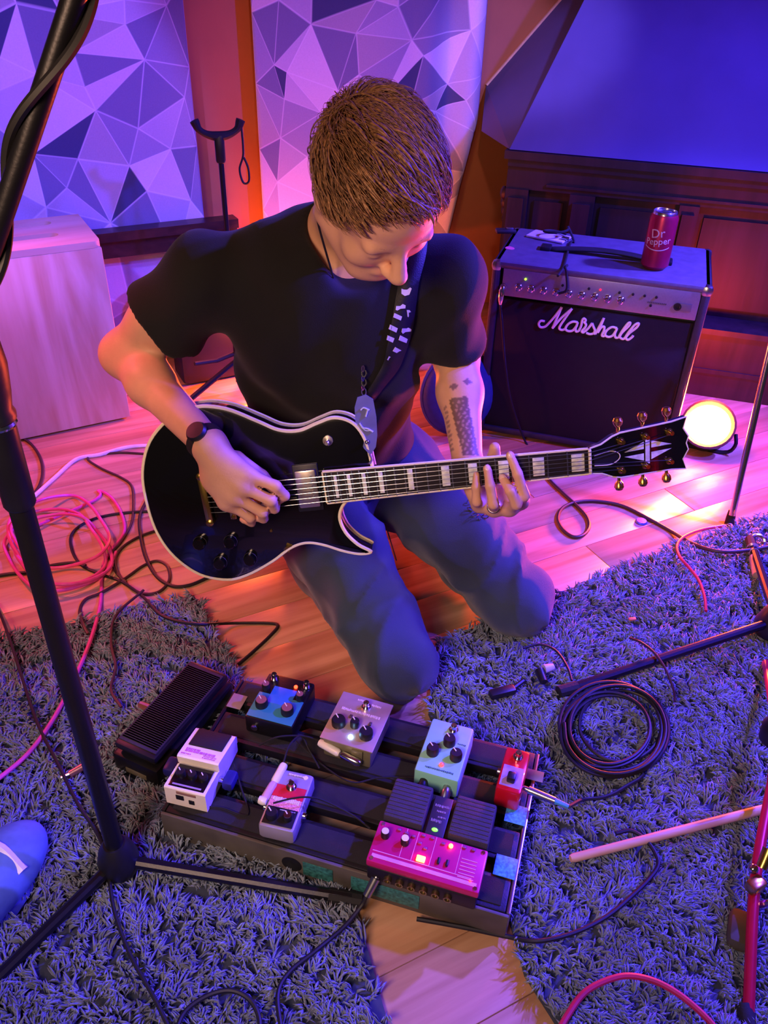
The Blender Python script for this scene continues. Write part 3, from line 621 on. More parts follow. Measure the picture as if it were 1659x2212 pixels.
# ================================================================== PEDALBOARD AND PEDALS
BZ = 0.072
b_nl, b_nr, b_fr = pz(349, 1749, BZ), pz(1101, 1974, BZ), pz(1180, 1632, BZ)
BX = unit(b_nr - b_nl); BY = V(-BX[1], BX[0], 0); BW = np.linalg.norm(b_nr - b_nl); BD = (b_fr - b_nr) @ BY
b_o = V(b_nl[0], b_nl[1], 0)
board = thing('pedalboard', 'black slatted pedalboard with silver end rail and worn grey rear panel', 'pedalboard', b_o, BX, BY)
alu_black = mat('board_black_alu', '#1b1a20', 0.5, 0.4, bump=0.1); velcro = mat('velcro_loop', '#26242c', 0.95, bump=0.6, bscale=1500)
nrail = 4; rw = 0.058; gap = (BD - nrail * rw) / (nrail - 1)
for k in range(nrail):
    y0 = k * (rw + gap); rl = obj('rail', MB().rbox((BW / 2, y0 + rw / 2, BZ - 0.011), (BW - 0.012, rw, 0.02), 0.003), alu_black, board)
    obj('hook_tape', MB().rbox((BW / 2, y0 + rw / 2, BZ - 0.0005), (BW - 0.03, rw - 0.016, 0.003), 0.001), velcro, rl)
rear = mat('rear_panel_grey', '#5b564e', 0.6, 0.2, var=0.35, scale=14)
rp_ = obj('rear_panel', MB().rbox((BW / 2, -0.003, BZ / 2 + 0.004), (BW, 0.006, BZ - 0.012), 0.002), rear, board)
for hx in (0.24, 0.40): obj('cable_hole', MB().cyl((BW * hx / 0.60, -0.0068, 0.04), (BW * hx / 0.60, -0.0045, 0.04), 0.017, 0.017, 22), black_plastic, rp_)
obj('front_panel', MB().rbox((BW / 2, BD, BZ / 2), (BW, 0.006, BZ - 0.03), 0.002), alu_black, board)
for x in (0.002, BW - 0.002):
    obj('end_rail', MB().rbox((x, BD / 2, BZ / 2 + 0.006), (0.007, BD, BZ - 0.014), 0.002), steel if x > 0.1 else alu_black, board)
for x in (0.03, BW - 0.03):
    for y in (0.03, BD - 0.03): obj('foot', MB().cyl((x, y, 0.0), (x, y, 0.03), 0.014), black_rubber, board)
stk = mat('sticker_blue', '#4aa0d8', 0.5, var=0.5, scale=220); stk2 = mat('sticker_teal', '#2f6f6a', 0.6, var=0.6, scale=160)
for y in (BD * 0.30, BD * 0.62): obj('blue_sticker', MB().rbox((BW - 0.019, y - 0.02, BZ + 0.0016), (0.034, 0.036, 0.0012), 0.0004), stk, board)
for x, w_ in ((BW - 0.30, 0.05), (BW - 0.19, 0.11)): obj('teal_sticker', MB().rbox((x, -0.0068, 0.040), (w_, 0.0012, 0.034), 0.0004), stk2, board)
sq = obj('tape_square', MB().rbox((0, 0, 0), (0.028, 0.034, 0.0012), 0.0004), mat('tape_grey', '#8e8088', 0.7), board); q = pz(512, 1515, BZ + 0.003) - b_o; sq.location = (q @ BX, q @ BY, BZ + 0.003)
sq = obj('tape_square', MB().rbox((0, 0, 0), (0.03, 0.022, 0.0012), 0.0004), mat('tape_grey', '#8e8088', 0.7), board); q = pz(1155, 1675, BZ + 0.003) - b_o; sq.location = (q @ BX, q @ BY, BZ + 0.003)

def pedal_root(name, label, px, py, h, dyaw=0.0):
    c = pz(px, py, BZ + h); R = rotz(dyaw); X = R @ BX; Y = R @ BY
    return thing(name, label, 'effects pedal', V(c[0], c[1], BZ + 0.002), X, Y, group='effects pedals on the board')
def knob(root, x, y, z, r, h, m, cap=None, ptr=True):
    k = obj('knob', MB().lathe([(r, 0), (r, h * 0.75), (r * 0.86, h)], (x, y, z), 18), m, root)
    if cap: obj('knob_cap', MB().lathe([(r * 0.84, 0), (r * 0.8, 0.0008)], (x, y, z + h), 18), cap, k)
    if ptr: obj('pointer', MB().box((x - r * 0.35, y + r * 0.35, z + h + 0.001), (0.0016, r * 0.8, 0.0012), rotz(0.8)), white_plastic, k)
    return k
def footswitch(root, x, y, z):
    f = obj('footswitch', MB().lathe([(0.0085, 0), (0.0085, 0.003), (0.006, 0.003), (0.006, 0.006), (0.0052, 0.0065), (0.0052, 0.013), (0.004, 0.0145)], (x, y, z), 18), chrome, root)
    return f
def dashes(root, name, m, rows, z, seed):
    r = random.Random(seed); mb = MB()
    for (x0, x1, y, hgt) in rows:
        x = x0
        while x < x1:
            w_ = r.uniform(0.0008, 0.0022); mb.box((x + w_ / 2, y + r.uniform(-.1, .1) * hgt, z), (w_, hgt * r.uniform(0.6, 1.0), 0.0006)); x += w_ + 0.0009
    o_ = obj(name, mb, m, root, False); o_['kind'] = 'stuff'; return o_

# --- white compact pedal (hinged treadle over a recessed knob deck)
W = pedal_root('compact_pedal', 'white compact pedal with black pad and pink lettering at the board\'s left end', 434, 1640, 0.045, 0.05)
ivory = mat('pedal_ivory', '#ece6da', 0.42, var=0.04, bump=0.05)
w, d = 0.072, 0.128
def wedge(mb, x0, x1, prof):
    n = len(prof); mb.add([(x0, y, z) for y, z in prof] + [(x1, y, z) for y, z in prof], [tuple(range(n)), tuple(range(n, 2 * n))[::-1]] + [(i, (i + 1) % n, n + (i + 1) % n, n + i) for i in range(n)]); return mb
obj('case', wedge(MB(), -w / 2, w / 2, [(-d / 2, 0), (d / 2, 0), (d / 2, 0.020), (0.0, 0.034), (-0.012, 0.034), (-0.013, 0.037), (-d / 2 + 0.002, 0.042), (-d / 2, 0.040)]), ivory, W, True, 25)
obj('treadle', wedge(MB(), -w / 2 - 0.001, w / 2 + 0.001, [(-0.010, 0.036), (-0.011, 0.052), (-0.008, 0.054), (d / 2 - 0.004, 0.041), (d / 2, 0.037), (d / 2, 0.022), (d / 2 - 0.006, 0.022), (0.0, 0.036)]), ivory, W, True, 25)
sl_ = -math.atan2(0.013, d / 2 + 0.004); Rp = np.array([[1, 0, 0], [0, math.cos(sl_), -math.sin(sl_)], [0, math.sin(sl_), math.cos(sl_)]])
obj('rubber_pad', MB().rbox((0, 0.039, 0.0455), (w - 0.012, 0.042, 0.004), 0.001, Rp), black_rubber, W)
tl = Rp @ V(0, 1, 0)
for (x0, x1, y, hh) in ((-0.028, -0.004, 0.010, 0.003), (-0.028, 0.024, 0.005, 0.005), (-0.032, -0.016, -0.003, 0.002), (0.006, 0.028, 0.0, 0.002), (0.006, 0.028, -0.004, 0.002)):
    r = random.Random(int(y * 1e4) + 3); mb = MB(); x = x0
    while x < x1:
        w_ = r.uniform(0.001, 0.0022); mb.box((x, y, 0.0545 - (y + 0.008) * 0.19), (w_, hh, 0.0008), Rp); x += w_ + 0.0009
    obj('pink_lettering', mb, mat('print_pink', '#c86aa8', 0.6), W, False)
obj('knob_deck', MB().rbox((0, -0.038, 0.0405), (w - 0.010, 0.044, 0.003), 0.001), mat('deck_black_gloss', '#120f14', 0.12), W)
for x in (-0.020, 0.0, 0.020): knob(W, x, -0.034, 0.041, 0.0075, 0.008, black_plastic)
obj('lettering_strip', MB().box((0, -0.055, 0.0425), (0.05, 0.003, 0.0006)), mat('print_pale', '#9a8aa0', 0.5), W, False)
obj('power_socket', MB().rbox((-0.010, -d / 2 - 0.0004, 0.022), (0.014, 0.002, 0.011), 0.001), black_plastic, W)
obj('brown_label', MB().rbox((0.002, -d / 2 - 0.0004, 0.034), (0.034, 0.0012, 0.006), 0.0004), mat('label_brown', '#8f6a62', 0.6), W)
obj('socket', MB().rbox((0.010, -d / 2 - 0.0004, 0.016), (0.010, 0.002, 0.010), 0.001), black_plastic, W)
for sx in (-1, 1):
    jk = obj('jack_plug', MB().sweep([(sx * w / 2, -0.012, 0.018), (sx * (w / 2 + 0.008), -0.012, 0.018)], 0.006, 12), chrome, W); obj('plug_cover', MB().rbox((sx * (w / 2 + 0.017), -0.008, 0.016), (0.02, 0.032, 0.02), 0.006), mat('plug_dark_blue', '#24246a', 0.4), jk)

# --- grey nano pedal with red label
G = pedal_root('nano_pedal', 'small grey pedal with red label at the board\'s near edge', 620, 1726, 0.036, 0.06)
w, d, h = 0.060, 0.112, 0.034
gm = mat('pedal_silver_grey', '#aaa4b0', 0.4, 0.4, var=0.04)
obj('case', MB().rbox((0, 0, h / 2), (w, d, h), 0.007), gm, G)
obj('red_label', MB().rbox((0, 0.012, h + 0.0005), (w - 0.008, 0.024, 0.001), 0.0003), mat('label_red', '#cc1f35', 0.45), G)
obj('pink_label', MB().rbox((0, -0.009, h + 0.0005), (w - 0.008, 0.020, 0.001), 0.0003), mat('label_pink', '#d98a98', 0.45, var=0.4, scale=400), G)
obj('black_label', MB().rbox((0, -0.034, h + 0.0005), (w - 0.010, 0.032, 0.001), 0.0003), black_plastic, G)
dashes(G, 'white_lettering', white_plastic, [(-0.022, 0.022, -0.004, 0.009), (-0.012, 0.012, 0.046, 0.0035), (-0.004, 0.02, -0.022, 0.002)], h + 0.0012, 2)
obj('maker_badge', MB().lathe([(0.004, 0), (0.0038, 0.0008)], (0.017, 0.046, h), 14), white_plastic, G)
footswitch(G, 0.0, 0.022, h); knob(G, -0.013, -0.036, h, 0.010, 0.012, black_plastic); knob(G, 0.013, -0.034, h, 0.008, 0.011, black_plastic, chrome)
obj('power_light', MB().ell((-0.006, 0.034, h + 0.001), 0.0025), mat('led_off_red', '#5a1018', 0.3), G)
for sx, y in ((-1, -0.012), (1, -0.012)): obj('jack_nut', MB().lathe([(0.0065, 0), (0.0065, 0.005), (0.004, 0.006)], (sx * w / 2, y, 0.018), 12, (sx, 0, 0)), chrome, G)

# --- black pedal with blue face
K = pedal_root('effects_pedal', 'black pedal with bright blue face, four knobs and a glowing red light', 606, 1510, 0.044, 0.0)
w, d, h = 0.092, 0.112, 0.042
obj('case', MB().rbox((0, 0, h / 2), (w, d, h), 0.005), black_metal, K)
blue_face = mat('face_blue', '#2f6fd8', 0.4, var=0.1)
obj('blue_face', MB().rbox((0, 0.006, h + 0.0005), (0.044, 0.04, 0.0012), 0.0004), blue_face, K)
obj('teal_face', MB().rbox((0, -0.024, h + 0.0003), (w - 0.006, 0.058, 0.0010), 0.0004), mat('face_teal', '#2f86a6', 0.45, var=0.06), K)
rose = mat('knob_rose_cap', '#b07a86', 0.35, 0.5, var=0.05)
for x, y, r_ in ((-0.026, -0.024, 0.0115), (0.024, -0.026, 0.0115), (-0.034, 0.014, 0.0075), (0.034, 0.010, 0.0075)): knob(K, x, y, h, r_, 0.015, black_plastic, rose)
footswitch(K, -0.030, 0.042, h); footswitch(K, 0.034, 0.042, h)
obj('red_light', MB().ell((0.016, 0.034, h + 0.002), 0.0035), red_led, K)
obj('jack_nut', MB().lathe([(0.0065, 0), (0.0065, 0.005), (0.004, 0.006)], (-w / 2 + 0.02, -d / 2, 0.022), 12, (0, -1, 0)), steel, K)

# --- silver cream pedal
S = pedal_root('effects_pedal', 'silver cream pedal with three black knobs and a bright blue light', 772, 1556, 0.052, -0.04)
w, d, h = 0.096, 0.112, 0.046
sm = mat('pedal_warm_silver', '#c9b8a4', 0.34, 0.55, var=0.06)
obj('case', MB().rbox((0, 0, h / 2), (w - 0.008, d - 0.008, h), 0.004), mat('case_olive', '#8d8768', 0.45, 0.5), S)
obj('face_plate', MB().rbox((0, 0, h + 0.0015), (w, d, 0.003), 0.001), sm, S)
dashes(S, 'pale_lettering', mat('print_rose_white', '#e0d0cc', 0.5), [(-0.036, 0.036, 0.018, 0.006), (-0.016, 0.0, 0.046, 0.0045), (0.012, 0.028, 0.042, 0.0045)], h + 0.0032, 5)
for x, y, r_ in ((-0.028, -0.018, 0.0125), (0.026, -0.026, 0.0125), (0.0, -0.012, 0.0085)): knob(S, x, y, h + 0.003, r_, 0.014, black_plastic)
for x, y in ((-0.014, 0.004), (0.024, 0.0)): obj('toggle', MB().rbox((x, y, h + 0.004), (0.005, 0.007, 0.004), 0.001), mat('toggle_brown', '#4a3a34', 0.5), S)
footswitch(S, 0.004, 0.034, h + 0.003)
obj('blue_light', MB().ell((0.002, -0.038, h + 0.004), 0.0042), mat('blue_led', '#70b0ff', 0.3, emit=(0.25, 0.55, 1.0), estr=30), S)
obj('nameplate', MB().rbox((0.02, -d / 2 + 0.002, 0.03), (0.02, 0.004, 0.02), 0.001), mat('case_olive', '#8d8768'), S)

# --- mint pedal
Mn = pedal_root('mint_pedal', 'mint green pedal with three black knobs and a red light', 962, 1613, 0.052, -0.02)
w, d, h = 0.076, 0.118, 0.046
obj('case', MB().rbox((0, 0, h / 2), (w, d, h), 0.005), mat('pedal_mint', '#86c9b4', 0.4, var=0.04), Mn)
for x, y in ((0.004, 0.012), (-0.018, -0.016), (0.022, -0.014)): knob(Mn, x, y, h, 0.0105, 0.016, mat('knob_dark_brown', '#221417', 0.5))
footswitch(Mn, 0.004, 0.042, h); obj('red_light', MB().ell((0.003, -0.036, h + 0.001), 0.004), mat('red_led_soft', '#ff3040', 0.4, emit='#ff3038', estr=5), Mn)
dashes(Mn, 'dark_lettering', mat('print_dark_teal', '#2c5a54', 0.6), [(-0.022, 0.026, -0.047, 0.0035), (0.018, 0.03, 0.016, 0.003), (-0.026, -0.012, 0.004, 0.003)], h + 0.0005, 8)
for x in (-0.02, 0.02): obj('jack_plug', MB().sweep([(x, -d / 2, 0.024), (x, -d / 2 - 0.006, 0.024), (x, -d / 2 - 0.007, 0.022), (x, -d / 2 - 0.018, 0.016)], [0.007, 0.007, 0.009, 0.008], 12), black_plastic if x < 0 else steel, Mn)

# --- red mini pedal
Rm = pedal_root('mini_pedal', 'tiny glossy red pedal at the board\'s right end', 1110, 1660, 0.052, -0.03)
w, d, h = 0.042, 0.090, 0.048
obj('case', MB().rbox((0, 0, h / 2), (w, d, h), 0.006), mat('pedal_red', '#d0142a', 0.28, 0.2, var=0.05, coat=0.4), Rm)
obj('white_print', MB().rbox((0.0, -0.016, h + 0.0004), (0.034, 0.042, 0.0008), 0.0002), mat('print_lilac', '#a98bd8', 0.3, var=0.3, scale=60), Rm)
obj('square_knob', MB().rbox((0.0, -0.022, h + 0.006), (0.014, 0.016, 0.014), 0.003), black_plastic, Rm)
footswitch(Rm, 0.002, 0.026, h); obj('red_light', MB().ell((0.004, 0.008, h + 0.001), 0.0026), mat('red_led_soft', '#ff3040'), Rm)
obj('jack_nut', MB().lathe([(0.0065, 0), (0.0065, 0.005), (0.004, 0.006)], (-w / 2, 0.005, 0.026), 12, (-1, 0, 0)), steel, Rm)

# --- magenta twin pedal
Tw = pedal_root('twin_pedal', 'wide magenta twin pedal with two grey foot pads', 938, 1800, 0.045, -0.005)
w, d = 0.172, 0.156
obj('case', MB().rbox((0, 0, 0.016), (w - 0.004, d, 0.032), 0.004), mat('twin_case_dark', '#1c141c', 0.5, 0.2), Tw)
mag = mat('twin_magenta', '#c0186c', 0.35, 0.15, var=0.06)
obj('panel', MB().rbox((0, -0.041, 0.0385), (w, 0.072, 0.015), 0.003), mag, Tw)
padm = mat('pad_grey_rubber', '#3a3444', 0.8, bump=0.4, bscale=700)
for x in (-0.052, 0.052):
    pd_ = obj('foot_pad', MB().rbox((x, 0.040, 0.038), (0.064, 0.074, 0.022), 0.004), padm, Tw)
    for k in range(9): obj('pad_ridge', MB().box((x, 0.010 + k * 0.0075, 0.0494), (0.058, 0.0022, 0.0012)), padm, pd_, False)
obj('centre_plate', MB().rbox((0, 0.034, 0.034), (0.030, 0.074, 0.012), 0.002), mat('centre_plate_violet', '#2b2436', 0.5), Tw)
dashes(Tw, 'centre_lettering', mat('print_mauve', '#8f7f92', 0.6), [(-0.011, 0.011, 0.052, 0.005), (-0.006, 0.008, 0.042, 0.004), (-0.011, 0.006, 0.024, 0.006), (-0.002, 0.01, 0.032, 0.003)], 0.0404, 12)
obj('green_light', MB().ell((-0.001, 0.008, 0.0405), (0.005, 0.0032, 0.002)), mat('green_led_bright', '#50ff30', 0.4, emit='#58ff38', estr=5), Tw)
pale = mat('print_pink_pale', '#e08ac8', 0.5)
bars = MB(); bars.box((0, -0.066, 0.0463), (w - 0.012, 0.006, 0.0006)); bars.box((-0.005, -0.058, 0.0463), (w - 0.02, 0.0012, 0.0006))
for x in (-0.040, -0.022, 0.006, 0.046): bars.box((x, -0.032, 0.0463), (0.0008, 0.05, 0.0006))
for k in range(6): bars.box((0.062, -0.030 - k * 0.006, 0.0463), (0.024, 0.0012, 0.0006))
obj('panel_print', bars, pale, Tw, False)
kw = mat('knob_white_cap', '#e8e4ea', 0.3)
for x, y in ((-0.070, -0.030), (-0.038, -0.032)): knob(Tw, x, y, 0.046, 0.0068, 0.013, black_plastic, kw, False)
for x, y in ((-0.052, -0.014), (-0.040, -0.016), (-0.028, -0.018), (-0.006, -0.032), (-0.016, -0.026), (0.018, -0.016), (0.050, -0.012), (0.064, -0.012), (-0.014, -0.012), (0.000, -0.012)): obj('button', MB().rbox((x, y, 0.0475), (0.006, 0.004, 0.003), 0.001), mat('button_mauve', '#8c3a70', 0.5), Tw)
for x in (0.018, 0.031): obj('slider', MB().rbox((x, -0.046, 0.048), (0.004, 0.010, 0.005), 0.001), black_plastic, Tw)
obj('tap_light', MB().rbox((-0.008, -0.051, 0.048), (0.013, 0.009, 0.004), 0.001), mat('tap_light_orange', '#ff6020', 0.4, emit=(1.0, 0.22, 0.03), estr=22), Tw)
obj('status_light', MB().ell((0.030, -0.016, 0.0475), 0.0035), mat('status_orange', '#ff5020', 0.4, emit=(1.0, 0.16, 0.03), estr=18), Tw)
obj('meter_light', MB().ell((0.070, -0.062, 0.0465), 0.002), mat('red_led_soft', '#ff3040'), Tw)
for x, y in ((-w / 2 + 0.007, -0.011), (w / 2 - 0.007, -0.011), (-w / 2 + 0.007, -0.071), (w / 2 - 0.007, -0.071)): obj('screw', MB().lathe([(0.0034, 0), (0.0030, 0.0012)], (x, y, 0.046), 10), chrome, Tw)
for k in range(6): obj('rear_socket', MB().lathe([(0.0062, 0), (0.0062, 0.006), (0.0042, 0.006), (0.0042, 0.002)], (-0.05 + k * 0.0185, -d / 2, 0.017), 14, (0, -1, 0)), mat('socket_brass', '#8a7a5a', 0.35, 0.9), Tw)

# --- wah pedal on the rug
wn, wf = pz(288, 1622, 0.085), pz(452, 1440, 0.085)
WY = unit(np.append((wf - wn)[:2], 0)); WX = V(WY[1], -WY[0], 0); WL = np.linalg.norm(wf - wn)
wah = thing('wah_pedal', 'long black wah pedal with ridged rocker beside the pedalboard', 'effects pedal', V(*((wn + wf) / 2)[:2], 0.0), WX, WY)
obj('base', MB().rbox((0, 0, 0.032), (0.100, WL + 0.012, 0.056), 0.008), black_metal, wah)
rock = obj('rocker', MB().rbox((0, 0, 0.076), (0.090, WL, 0.018), 0.007), black_plastic, wah)
tread = mat('tread_dark', '#2c2b33', 0.7, bump=0.3, bscale=900)
obj('tread', MB().rbox((0, 0, 0.0855), (0.080, WL - 0.02, 0.003), 0.001), tread, rock)
rb = MB()
nr = 42
for k in range(nr):
    for j in range(2): rb.box((0, -WL / 2 + 0.018 + k * (WL - 0.036) / (nr - 1), 0.0874), (0.074, 0.0022, 0.0012))
o = obj('tread_ridges', rb, tread, rock, False); o['kind'] = 'stuff'
obj('nameplate', MB().rbox((0.002, -WL / 2 - 0.0065, 0.032), (0.045, 0.0015, 0.012), 0.0005), mat('nameplate_brass', '#8c8468', 0.4, 0.6), wah)
for sx in (-1, 1): obj('jack_plug', MB().sweep([(sx * 0.05, 0.01, 0.035), (sx * 0.062, 0.01, 0.035), (sx * 0.063, 0.01, 0.034), (sx * 0.095, 0.012, 0.03)], [0.005, 0.005, 0.008, 0.007], 10), mat('plug_copper', '#e0a48a', 0.3, 0.9), wah)

# --- patch leads on the board (each with two plugs)
def on_b(x, y, z): return pz(x, y, BZ + z)
def patch(label, pts, plugs=()):
    r = thing('patch_lead', label, 'cable', pts[0], group='patch leads on the board'); r.location = (pts[0][0], pts[0][1], BZ); bpy.context.view_layer.update()
    wpart('cord', MB().tube(pts, 0.0016, 6, 6), black_rubber, r)
    for a, b, m in plugs:
        a, b = np.asarray(a), np.asarray(b); u = unit(b - a); wpart('plug', MB().sweep([a, a + u * 0.004, b - u * 0.004, b], [0.0062, 0.0072, 0.0072, 0.005], 12), m, r)
    return r
patch('thin lead with a white and silver plug lying in front of the silver pedal', [on_b(690, 1600, .03), on_b(655, 1590, .04), on_b(600, 1592, .05), on_b(560, 1610, .03)], [(on_b(690, 1603, .03), on_b(734, 1628, .028), white_plastic), (on_b(738, 1630, .028), on_b(778, 1650, .026), chrome)])
patch('thin lead with a long white angled plug beside the small grey pedal', [on_b(612, 1648, .04), on_b(625, 1610, .05), on_b(650, 1590, .04), on_b(668, 1620, .02), on_b(690, 1660, .01)], [(on_b(614, 1652, .038), on_b(592, 1692, .036), white_plastic), (on_b(592, 1692, .036), on_b(570, 1728, .034), mat('plug_pink', '#c9a0b4', 0.4)), (on_b(560, 1727, .034), on_b(576, 1732, .034), white_plastic)])
patch('thin black lead crossing the small grey pedal towards the twin pedal', [on_b(590, 1735, .046), on_b(630, 1725, .05), on_b(665, 1722, .05), on_b(700, 1730, .03), on_b(760, 1760, .01), on_b(800, 1790, .012)], [])
patch('thin lead sagging from the white pedal across the black slats', [on_b(505, 1650, .02), on_b(520, 1700, .006), on_b(535, 1760, .004), on_b(480, 1745, .004), on_b(440, 1742, .004)], [])
patch('thin lead between the blue faced pedal and the mint pedal', [on_b(640, 1600, .02), on_b(700, 1655, .004), on_b(760, 1690, .004), on_b(820, 1680, .006), on_b(905, 1680, .02)], [])
# ================================================================== ELECTRIC GUITAR
g_nut, g_br = pd(1268, 992, 1.43), pd(500, 1069, 1.49)
GX = unit(g_nut - g_br); SC = 0.628; GS = np.linalg.norm(g_nut - g_br) / SC
n0 = V(0.0, -math.cos(math.radians(14)), math.sin(math.radians(14))); GZ = unit(n0 - GX * (GX @ n0)); GY = np.cross(GZ, GX)
def gl(x, y, z): return g_br + (GX * x + GY * y + GZ * z) * GS
gtr = thing('electric_guitar', 'glossy black single cut electric guitar with cream binding and gold hardware', 'guitar', g_br, GX * GS, GY * GS, GZ * GS)
OUT = [(-.158, 0), (-.152, .06), (-.125, .115), (-.078, .153), (-.03, .166), (.02, .157), (.07, .130), (.105, .110), (.14, .105), (.175, .115), (.205, .121), (.235, .108), (.252, .078), (.258, .035), (.258, -.026),
       (.222, -.028), (.200, -.038), (.188, -.062), (.194, -.092), (.213, -.118), (.236, -.136), (.216, -.139), (.185, -.130), (.15, -.114), (.12, -.107), (.09, -.114), (.05, -.138), (.0, -.160), (-.04, -.166), (-.09, -.150), (-.13, -.11), (-.152, -.06)]
cl = [np.array(p[:2]) for p in crom([V(*p, 0) for p in OUT[-2:] + OUT + OUT[:2]], 5)]
outline = cl[10:10 + 5 * len(OUT)]
# keep the horn tip and neck corners crisp enough
def inset(poly, d):
    n = len(poly); res = []
    for i in range(n):
        t = poly[(i + 1) % n] - poly[i - 1]; t = t / (np.linalg.norm(t) + 1e-9); res.append(poly[i] + d * np.array([t[1], -t[0]]))
    return res
area2 = sum(outline[i - 1][0] * outline[i][1] - outline[i][0] * outline[i - 1][1] for i in range(len(outline)))
sg = -1.0 if area2 > 0 else 1.0
BT = 0.050
bm_ = MB(); rings = [(0.010 * 1, -BT), (0.003, -BT + 0.003), (0.0, -BT + 0.010), (0.0, -0.004), (0.001, 0.0), (0.008, 0.0015)]
n = len(outline); vs_ = []; fs = []
for d_, z in rings: vs_ += [(*p, z) for p in inset(outline, sg * d_)]
for r_ in range(len(rings) - 1): fs += [(r_ * n + i, r_ * n + (i + 1) % n, (r_ + 1) * n + (i + 1) % n, (r_ + 1) * n + i) for i in range(n)]
fs += [tuple(range(n))[::-1], tuple((len(rings) - 1) * n + i for i in range(n))]
bm_.add(vs_, fs)
gloss_black = mat('guitar_black_gloss', '#0b0a0c', 0.16, coat=0.6, var=0.02)
obj('body', bm_, gloss_black, gtr, True, 50)
bi = inset(outline, sg * 0.001)
def ring_tube(z, r): 
    mb = MB(); pts = [V(*p, z) for p in bi]; pts.append(pts[0]); mb.sweep(pts, r, 6, False); return mb
obj('front_binding', ring_tube(-0.0015, 0.0036), cream, gtr); obj('back_binding', ring_tube(-BT + 0.006, 0.0028), cream, gtr)
# neck, fretboard, frets, inlays
FBZ = 0.014; HW = lambda x: 0.0215 + (0.0285 - 0.0215) * (SC - x) / 0.452
nk = MB(); sec = []
for x in np.linspace(0.235, SC, 10):
    hw = HW(x); dpt = 0.020; sec.append([(x, hw * math.cos(a), FBZ - 0.006 - dpt * math.sin(a)) for a in np.linspace(0, PI, 11)])
m_ = len(sec[0])
nk.add([p for s_ in sec for p in s_], [(i * m_ + j, i * m_ + j + 1, (i + 1) * m_ + j + 1, (i + 1) * m_ + j) for i in range(9) for j in range(m_ - 1)] + [(i * m_, (i + 1) * m_, (i + 1) * m_ + m_ - 1, i * m_ + m_ - 1) for i in range(9)] + [tuple(range(m_)), tuple(range(9 * m_, 10 * m_))[::-1]])
nk.rbox((0.235, 0, -0.008), (0.07, 0.05, 0.03), 0.008)
obj('neck', nk, gloss_black, gtr, True, 50)
xe = SC - 0.4555
def taper(mb, x0, x1, f0, f1, z0, z1):
    mb.add([(x0, -f0, z0), (x0, f0, z0), (x1, f1, z0), (x1, -f1, z0), (x0, -f0, z1), (x0, f0, z1), (x1, f1, z1), (x1, -f1, z1)], [(3, 2, 1, 0), (4, 5, 6, 7), (0, 1, 5, 4), (1, 2, 6, 5), (2, 3, 7, 6), (3, 0, 4, 7)]); return mb
fbd = obj('fretboard', taper(MB(), xe, SC, HW(xe), HW(SC), FBZ - 0.006, FBZ), mat('ebony', '#1a1315', 0.4, var=0.3, scale=60), gtr, False)
for sy in (-1, 1):
    obj('neck_binding', MB().sweep([(xe - 0.001, sy * (HW(xe) + 0.0008), FBZ - 0.002), (SC, sy * (HW(SC) + 0.0008), FBZ - 0.002)], 0.0026, 6), cream, fbd)
obj('neck_binding', MB().sweep([(xe - 0.001, -HW(xe), FBZ - 0.002), (xe - 0.001, HW(xe), FBZ - 0.002)], 0.0022, 6), cream, fbd)
fp = lambda k: SC * 2 ** (-k / 12)
for k in range(1, 23): obj('fret', MB().sweep([(fp(k), -HW(fp(k)), FBZ), (fp(k), HW(fp(k)), FBZ)], 0.0013, 6), steel, fbd)
pearl = mat('pearl_inlay', '#dfe3dc', 0.22, 0.1, var=0.25, scale=90, coat=0.5)
for k in (1, 3, 5, 7, 9, 12, 15, 17, 19, 21):
    x0, x1 = fp(k), fp(k - 1); xm = (x0 + x1) / 2; iw = (x1 - x0) * (0.62 if k < 12 else 0.5); obj('inlay', MB().rbox((xm, 0, FBZ + 0.0002), (iw, 2 * HW(xm) * 0.72, 0.0012), 0.0003), pearl, fbd)
obj('nut', MB().rbox((SC + 0.0025, 0, FBZ - 0.001), (0.005, 0.045, 0.009), 0.001), cream, gtr)
# headstock tilted back
ha = math.radians(15); HR = np.array([[math.cos(ha), 0, math.sin(ha)], [0, 1, 0], [-math.sin(ha), 0, math.cos(ha)]]); HT = tf(HR, (SC + 0.004, 0, FBZ - 0.002))
HO = [(0, .0225), (.02, .026), (.04, .036), (.055, .040), (.10, .0415), (.15, .043), (.178, .047), (.172, .028), (.182, .012), (.178, .0)]
hp = HO + [(x, -y) for x, y in HO[::-1][1:]]
hd = MB(); hd.T = HT; hd.prism(hp, -0.014, 0.0); hs = obj('headstock', hd, gloss_black, gtr, True, 40)
hbnd = MB(); hbnd.T = HT; hbnd.sweep([V(x, y, -0.001) for x, y in hp], 0.0018, 6); obj('headstock_binding', hbnd, cream, hs)
inl = MB(); inl.T = HT
for q in ([(.062, .004), (.098, .004), (.098, .017)], [(.062, -.004), (.098, -.004), (.098, -.017)], [(.150, .004), (.112, .004), (.112, .017)], [(.150, -.004), (.112, -.004), (.112, -.017)]): inl.prism(q, 0.0, 0.0006)
inl.prism([(.101, -.024), (.109, -.024), (.109, .024), (.101, .024)], 0.0, 0.0006)
obj('diamond_inlay', inl, pearl, hs, False)
tc_ = MB(); tc_.T = HT; tc_.prism([(.006, -.008), (.006, .008), (.035, .011), (.048, .006), (.050, 0), (.048, -.006), (.035, -.011)], 0.0, 0.0022); obj('rod_cover', tc_, black_plastic, hs)
tcr = MB(); tcr.T = HT; tcr.sweep(crom([V(.006, .009, .002), V(.035, .012, .002), V(.051, .005, .002), V(.051, -.005, .002), V(.035, -.012, .002), V(.006, -.009, .002)], 4), 0.0009, 5); obj('rod_cover_edge', tcr, cream, hs)
